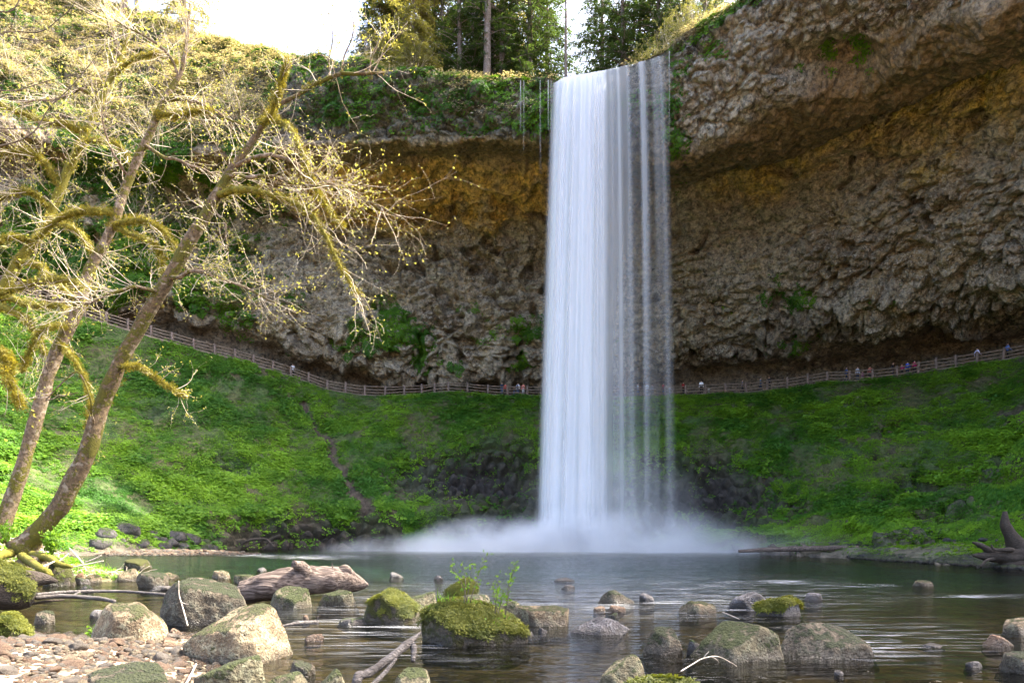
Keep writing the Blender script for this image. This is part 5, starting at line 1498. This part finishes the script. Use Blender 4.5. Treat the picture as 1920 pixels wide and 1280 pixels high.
def blades(acc, base, n, h, rs, spread=.12):
    for _ in range(n):
        b = base + np.array([rs.normal(0, spread), rs.normal(0, spread * .6), 0])
        d = np.array([rs.normal(0, .4), rs.normal(0, .4), 1.0]); L = h * rs.uniform(.6, 1.3)
        p = [b]; 
        for i in range(4):
            d = d + np.array([d[0] * .25, d[1] * .25, -.22]); q = d / np.linalg.norm(d); p.append(p[-1] + q * L / 4)
        p = np.array(p); s = np.cross(d, [0, 0, 1]); s = s / (np.linalg.norm(s) + 1e-6)
        w = np.array([.006, .007, .006, .004, .0005])[:, None] * s
        V = np.concatenate([p - w, p + w]); i = np.arange(4)
        acc.add(V, np.stack([i, i + 1, i + 6, i + 5], -1))

def herb(name, label, base, h, n, seed, leaf=.05, stems=3, cat='plant', bare=False):
    rs = np.random.default_rng(seed); root = tag(empty(name, base), label, cat)
    for k in range(stems):
        d = np.array([rs.normal(0, .22), rs.normal(0, .2), 1.0])
        p, r = grow_twig(np.array([rs.normal(0, .03), rs.normal(0, .03), -.03]), d, h * rs.uniform(.75, 1.1), .009, 9, rs, .0, .09)
        V, Q, T3 = tube(p, r, 5, True); st = link('stem', make_mesh('stem', V, [Q, T3]), M['darktwig'], root)
        lv = []
        for q in range(n):
            i = rs.integers(3, len(p)); lv.append(p[i] + rs.normal(0, leaf * .6, 3))
        link('leaves', leaf_mesh('leaves', lv, leaf, seed + k), M['herb'], root)
    return root

def on_isle(px, py): 
    o = BIG['isle']; D = o.location[1] - .1
    return P(px, py, D)
herb('seedling', 'tall leafy seedling left on the planted mossy rock', on_isle(874, 1126), .80, 26, 1, .062, 4)
herb('seedling', 'upright leafy seedling right on the planted mossy rock', on_isle(948, 1158), 1.0, 34, 2, .062, 2)
herb('seedling', 'bushy pale leaved seedling between the two upright seedlings', on_isle(930, 1152), .62, 30, 3, .058, 3)
def clover():
    rs = np.random.default_rng(8); b = on_isle(925, 1165); root = tag(empty('clover_patch', b), 'low bright green leaf patch on the right half of the planted rock', 'plant')
    pts = [np.array([rs.normal(0, .16), rs.normal(-.16, .08), rs.normal(-.02, .05)]) for _ in range(150)]
    link('leaves', leaf_mesh('leaves', pts, .06, 4), M['herb'], root)
clover()
for (px, py, n, h, lab, D0) in [(842, 1126, 26, .22, 'arching grass tuft on top of the planted rock', None), (812, 1138, 14, .16, 'pale grass tuft on the left shoulder of the planted rock', None), (882, 1130, 18, .15, 'short grass tuft in the middle of the planted rock', None)]:
    a = Acc(); b = on_isle(px, py); blades(a, np.zeros(3), n, h, np.random.default_rng(int(px)))
    o = link('grass_tuft', a.mesh('grass_tuft', False), M['herb']); o.location = b; tag(o, lab, 'grass tuft')
herb('herb', 'small leafy herb at the foot of the pale sunlit boulder', P(172, 1206, 10.6), .30, 26, 11, .07, 4)
herb('herb', 'low sprig on the pebbles in front of the pale sunlit boulder', P(204, 1213, 10.0), .16, 14, 12, .05, 3)
herb('herb', 'bright green fern like plant at the foot of the leaning maple', P(98, 1038, 23.5), .75, 70, 13, .14, 6)
herb('herb', 'pale leafy sprig between the two maple bases', P(12, 1022, 24), .8, 40, 14, .16, 4)
for (px, py, D, n, h, lab) in [(105, 1082, 22.6, 30, .5, 'grass tuft at the left end of the twig island'), (195, 1070, 24.0, 34, .45, 'grass tuft on the twig island')]:
    a = Acc(); blades(a, np.zeros(3), n, h, np.random.default_rng(int(px)), .25); o = link('grass_tuft', a.mesh('grass_tuft', False), M['herb']); o.location = P(px, py, D); tag(o, lab, 'grass tuft')

# ------------------------------------------------------------------ driftwood and fallen wood
def wood(name, label, pts, wpx, mat, seed, stubs=(), cat='log', sides=16, bump=.18, n=44, flat=1.0):
    tp = np.array([P(*p) for p in pts]); base = tp[len(tp) // 2].copy()
    root = tag(empty(name, base), label, cat)
    tl = smooth_line(tp, n); rad = np.interp(np.linspace(0, 1, n), np.linspace(0, 1, len(wpx)), np.array(wpx) * .5 / F * np.interp(np.linspace(0, 1, len(wpx)), np.linspace(0, 1, len(pts)), [p[2] for p in pts]))
    if sides >= 14: sides = 40; n_ = 90; tl = smooth_line(tl, n_); rad = np.interp(np.linspace(0, 1, n_), np.linspace(0, 1, n), rad)
    V, Q, T3 = tube(tl, rad, sides, True, seed, bump, .13 if cat in ('log', 'stump', 'branch') else .04)
    link('trunk' if cat == 'log' else 'stem', make_mesh('trunk', V - base, [Q, T3]), mat, root)
    for k, (sp, sw) in enumerate(stubs):
        s = smooth_line(np.array([P(*p) for p in sp]), 14); sr = np.interp(np.linspace(0, 1, 14), np.linspace(0, 1, len(sw)), np.array(sw) * .5 / F * sp[0][2])
        V, Q, T3 = tube(s, sr, 16, True, seed + k + 1, bump, .18)
        link('stub', make_mesh('stub', V - base, [Q, T3]), mat, root)
    return root
wood('driftwood_log', 'thick weathered brown driftwood log behind the round boulders', [(455, 1112, 17.2), (500, 1100, 17.2), (560, 1090, 17.4), (630, 1086, 17.6), (672, 1094, 17.8), (690, 1096, 17.8)], [42, 50, 54, 48, 27, 6], M['drift'], 3,
     [([(575, 1075, 17.3), (565, 1062, 17.2), (550, 1057, 17.0)], [26, 20, 13]), ([(640, 1072, 17.6), (648, 1066, 17.6), (668, 1082, 17.7)], [20, 16, 8]), ([(622, 1074, 17.4), (624, 1066, 17.4), (622, 1055, 17.4)], [2.5, 2.2, 1.5])])
wood('driftwood_branch', 'grey forked driftwood branch leaning up at the bottom edge', [(664, 1300, 7.6), (672, 1268, 7.7), (690, 1262, 7.8), (725, 1238, 8.0), (762, 1208, 8.3), (790, 1184, 8.5)], [15, 17, 15, 15, 15, 3], M['driftgrey'], 5,
     [([(768, 1204, 8.35), (776, 1215, 8.3), (774, 1240, 8.2)], [12, 12, 7]), ([(742, 1235, 8.0), (720, 1262, 7.7), (690, 1290, 7.4)], [5, 8, 9])], 'branch', 12, .25)
LOG = wood('mossy_log', 'dark rotting log with moss at the left edge', [(-80, 1092, 15.0), (-10, 1098, 15.3), (40, 1105, 15.5), (64, 1108, 15.6)], [96, 86, 70, 54], M['rotten'], 7,
     [([(40, 1088, 15.4), (62, 1086, 15.5), (86, 1086, 15.6), (107, 1089, 15.6)], [44, 34, 20, 4])], 'log', 16, .16)
wood('fallen_pole', 'upper thin fallen pole lying over the still water on the left', [(68, 1114, 16.5), (130, 1109, 17.2), (220, 1108, 17.6), (310, 1114, 16.8)], [6, 6, 5.5, 5], M['driftgrey'], 9, [([(150, 1109, 17.3), (140, 1114, 17), (132, 1120, 16.6)], [3, 3, 2])], 'pole', 8, .1)
wood('fallen_pole', 'lower thicker fallen pole lying over the still water on the left', [(66, 1120, 16.0), (120, 1117, 16.2), (180, 1121, 16.2), (215, 1127, 15.8)], [8, 8.5, 8, 7], M['driftgrey'], 11, [], 'pole', 8, .12)
wood('fallen_pole', 'short dark pole half sunk below the other two', [(60, 1131, 16.0), (95, 1126, 16.2), (120, 1124, 16.4)], [5, 5, 3], M['rotten'], 12, [], 'pole', 8, .12)
wood('stick', 'bent pale stick standing in front of the large brown grey boulder', [(352, 1172, 10.6), (346, 1150, 11.2), (337, 1120, 11.4), (335, 1088, 11.4)], [2.5, 2.5, 2.2, 1.5], M['stick'], 13, [([(340, 1128, 11.4), (346, 1131, 11.2), (353, 1132, 11.1)], [1.8, 1.5, 1])], 'stick', 6, .05)
wood('stick', 'upright pointed stick on the twig island', [(156, 1056, 23.5), (144, 1042, 23.5), (130, 1027, 23.5)], [3, 3, 2], M['stick'], 14, [], 'stick', 6, .05)
wood('stick', 'slanting stick right of the upright one on the twig island', [(160, 1054, 23.5), (176, 1048, 23.5), (190, 1041, 23.5)], [3, 3, 2], M['stick'], 15, [], 'stick', 6, .05)
wood('stick', 'long stick lying across the twig island', [(112, 1066, 23), (150, 1060, 23.2), (194, 1051, 23.4)], [3, 3, 2], M['stick'], 16, [], 'stick', 6, .05)
wood('stick', 'pale stick poking from the mossy roots', [(60, 1069, 21), (80, 1062, 21.4), (102, 1052, 22)], [3.5, 3.5, 3], M['stick'], 17, [], 'stick', 6, .05)
wood('stick', 'arched bare twig rising from the mossy hummock', [(1276, 1258, 7.6), (1296, 1246, 7.7), (1320, 1233, 7.8), (1345, 1230, 8.0), (1368, 1240, 8.3), (1381, 1248, 9.0)], [2.4, 2.2, 2, 2, 1.6, 1.2], M['stick'], 18, [([(1318, 1234, 7.8), (1324, 1226, 7.8), (1329, 1221, 7.8)], [1.6, 1.4, 1]), ([(1335, 1231, 7.9), (1344, 1236, 7.9), (1348, 1242, 8)], [1.4, 1.2, 1])], 'stick', 6, .03)
wood('stick', 'thin twig lying on top of the big lichened boulder', [(1354, 1147, 10.6), (1370, 1153, 10.4), (1386, 1160, 10.2)], [1.6, 1.6, 1.4], M['stick'], 19, [], 'stick', 6, .03)
wood('plank', 'short grey plank floating left of the flat dark stone', [(528, 1173, 12.9), (560, 1168, 13.1), (597, 1166, 13.3)], [3, 9, 8], M['driftgrey'], 20, [([(594, 1170, 13.2), (595, 1160, 13.2), (597, 1154, 13.2)], [1.5, 1.5, 1.2])], 'driftwood', 8, .1)
wood('stick', 'pale stick leaning at the corner of the grey slab', [(344, 1290, 7.4), (356, 1268, 7.8), (368, 1244, 8.4)], [4, 4, 3], M['stick'], 21, [], 'stick', 6, .05)
wood('fallen_log', 'pale barkless log half lost in the mist on the right shore', [(1385, 1033, 50), (1440, 1030, 50), (1520, 1028, 49), (1610, 1027, 47)], [6, 9, 10, 9], M['drift'], 22, [], 'log', 10, .12)
wood('fallen_branch', 'dark arched branch on the shore at the foot of the left slope', [(452, 1020, 60), (470, 1012, 60), (495, 1010, 60), (515, 1025, 59)], [3, 5, 5, 3], M['rotten'], 23, [([(460, 1026, 60), (480, 1018, 60), (494, 1012, 60)], [3, 3, 3])], 'branch', 8, .15)
wood('root_stump', 'dark upturned root stump of a fallen tree at the right edge', [(2010, 1030, 33), (1940, 1036, 33), (1890, 1042, 33), (1850, 1042, 33), (1824, 1040, 33)], [52, 46, 34, 18, 5], M['rotten'], 25,
     [([(1915, 1030, 33), (1898, 1008, 33), (1886, 985, 33), (1884, 958, 33)], [34, 24, 17, 7]), ([(1880, 1036, 33), (1855, 1032, 33), (1838, 1022, 33), (1824, 1016, 33)], [14, 12, 9, 4]), ([(1900, 1030, 32.6), (1866, 1030, 32.6), (1858, 1020, 32.6)], [8, 5, 2]),
      ([(1870, 1045, 33), (1850, 1050, 32.6), (1838, 1062, 32.4)], [8, 5, 3]), ([(1910, 1048, 33), (1895, 1060, 33), (1890, 1070, 33)], [30, 34, 30])], 'stump', 14, .28)
# mossy roots at the foot of the leaning maple
for k, (pts, w, lab) in enumerate([([(60, 1040, 23.6), (90, 1046, 23), (112, 1058, 22.2), (135, 1062, 22)], [16, 14, 11, 6], 'mossy root running right from the leaning maple'),
        ([(40, 1042, 23.6), (62, 1056, 22), (82, 1068, 21), (96, 1080, 21)], [16, 15, 14, 12], 'mossy root curling down from the leaning maple'),
        ([(20, 1036, 23.6), (-10, 1044, 22.5), (-50, 1056, 21)], [18, 16, 12], 'mossy root running left from the leaning maple')]):
    wood('tree_root', lab, pts, w, M['mossbark'], 60 + k, [], 'root', 10, .35, 24)
boulder(24, 100, 1036, 1066, 'pale', 'pale sunlit hump of bank under the leaning maple', 171, .55, D=23.0, rough=.08, cat='rock', name='bank_rock')
boulder(80, 136, 1050, 1082, 'mossy', 'golden mossy lump beside the mossy roots', 172, .2, D=22.4, rough=.1, cat='rock', name='bank_rock')

# litter of twigs and leaves on the island
def litter():
    rs = np.random.default_rng(61); c = bpy.data.collections.new('litter')
    for k in range(5):
        p, r = grow_twig(np.zeros(3), np.array([1.0, .1, .15]), rs.uniform(.5, 1.0), .014, 6, rs, -.02, .15)
        V, Q, T3 = tube(p, r, 4, True); m = make_mesh('litter', V, [Q, T3]); m.materials.append(M['stick']); c.objects.link(bpy.data.objects.new('litter_piece', m))
    x = np.concatenate([rs.normal(-15.8, 2.2, 700), rs.normal(-20, 3.5, 500)]); y = np.concatenate([rs.normal(24.6, .9, 700), rs.normal(24.5, 1.2, 500)])
    z = ground_z(x, y); k = z > .02; x, y, z = x[k], y[k], z[k]; n = len(x)
    sc = rs.uniform(.4, 1.2, n)
    o = scatter('twig_litter', np.stack([x, y, z + .03], 1), np.stack([rs.normal(0, .3, n), rs.normal(-.1, .3, n), rs.uniform(0, 6.28, n)], 1), np.repeat(sc[:, None], 3, 1), sc * 0, c, 5)
    tag(o, 'pale twig litter strewn over the bank and the twig island', 'litter', kind='stuff')
    x = np.concatenate([rs.normal(-16, 2.4, 500), rs.normal(-21, 4, 1500)]); y = np.concatenate([rs.normal(25, 1.0, 500), rs.normal(26.5, 2.2, 1500)])
    z = ground_z(x, y); k = z > .05; x, y, z = x[k], y[k], z[k]; n = len(x); sc = rs.uniform(.2, .6, n)
    o = scatter('bank_plants', np.stack([x, y, z], 1), np.stack([rs.normal(0, .2, n), rs.normal(0, .2, n), rs.uniform(0, 6.28, n)], 1), np.repeat(sc[:, None], 3, 1), rs.uniform(.2, 1, n), LEAFC, 5)
    tag(o, 'small green plants growing over the bank under the maples', 'ground cover', kind='stuff')
litter()

bpy.context.view_layer.update()
moss_on([c for c in LOG.children if c.name.startswith('trunk')][0], 1600, 7, .25, 'green moss on the rotting log at the left edge', .7, 1.6)
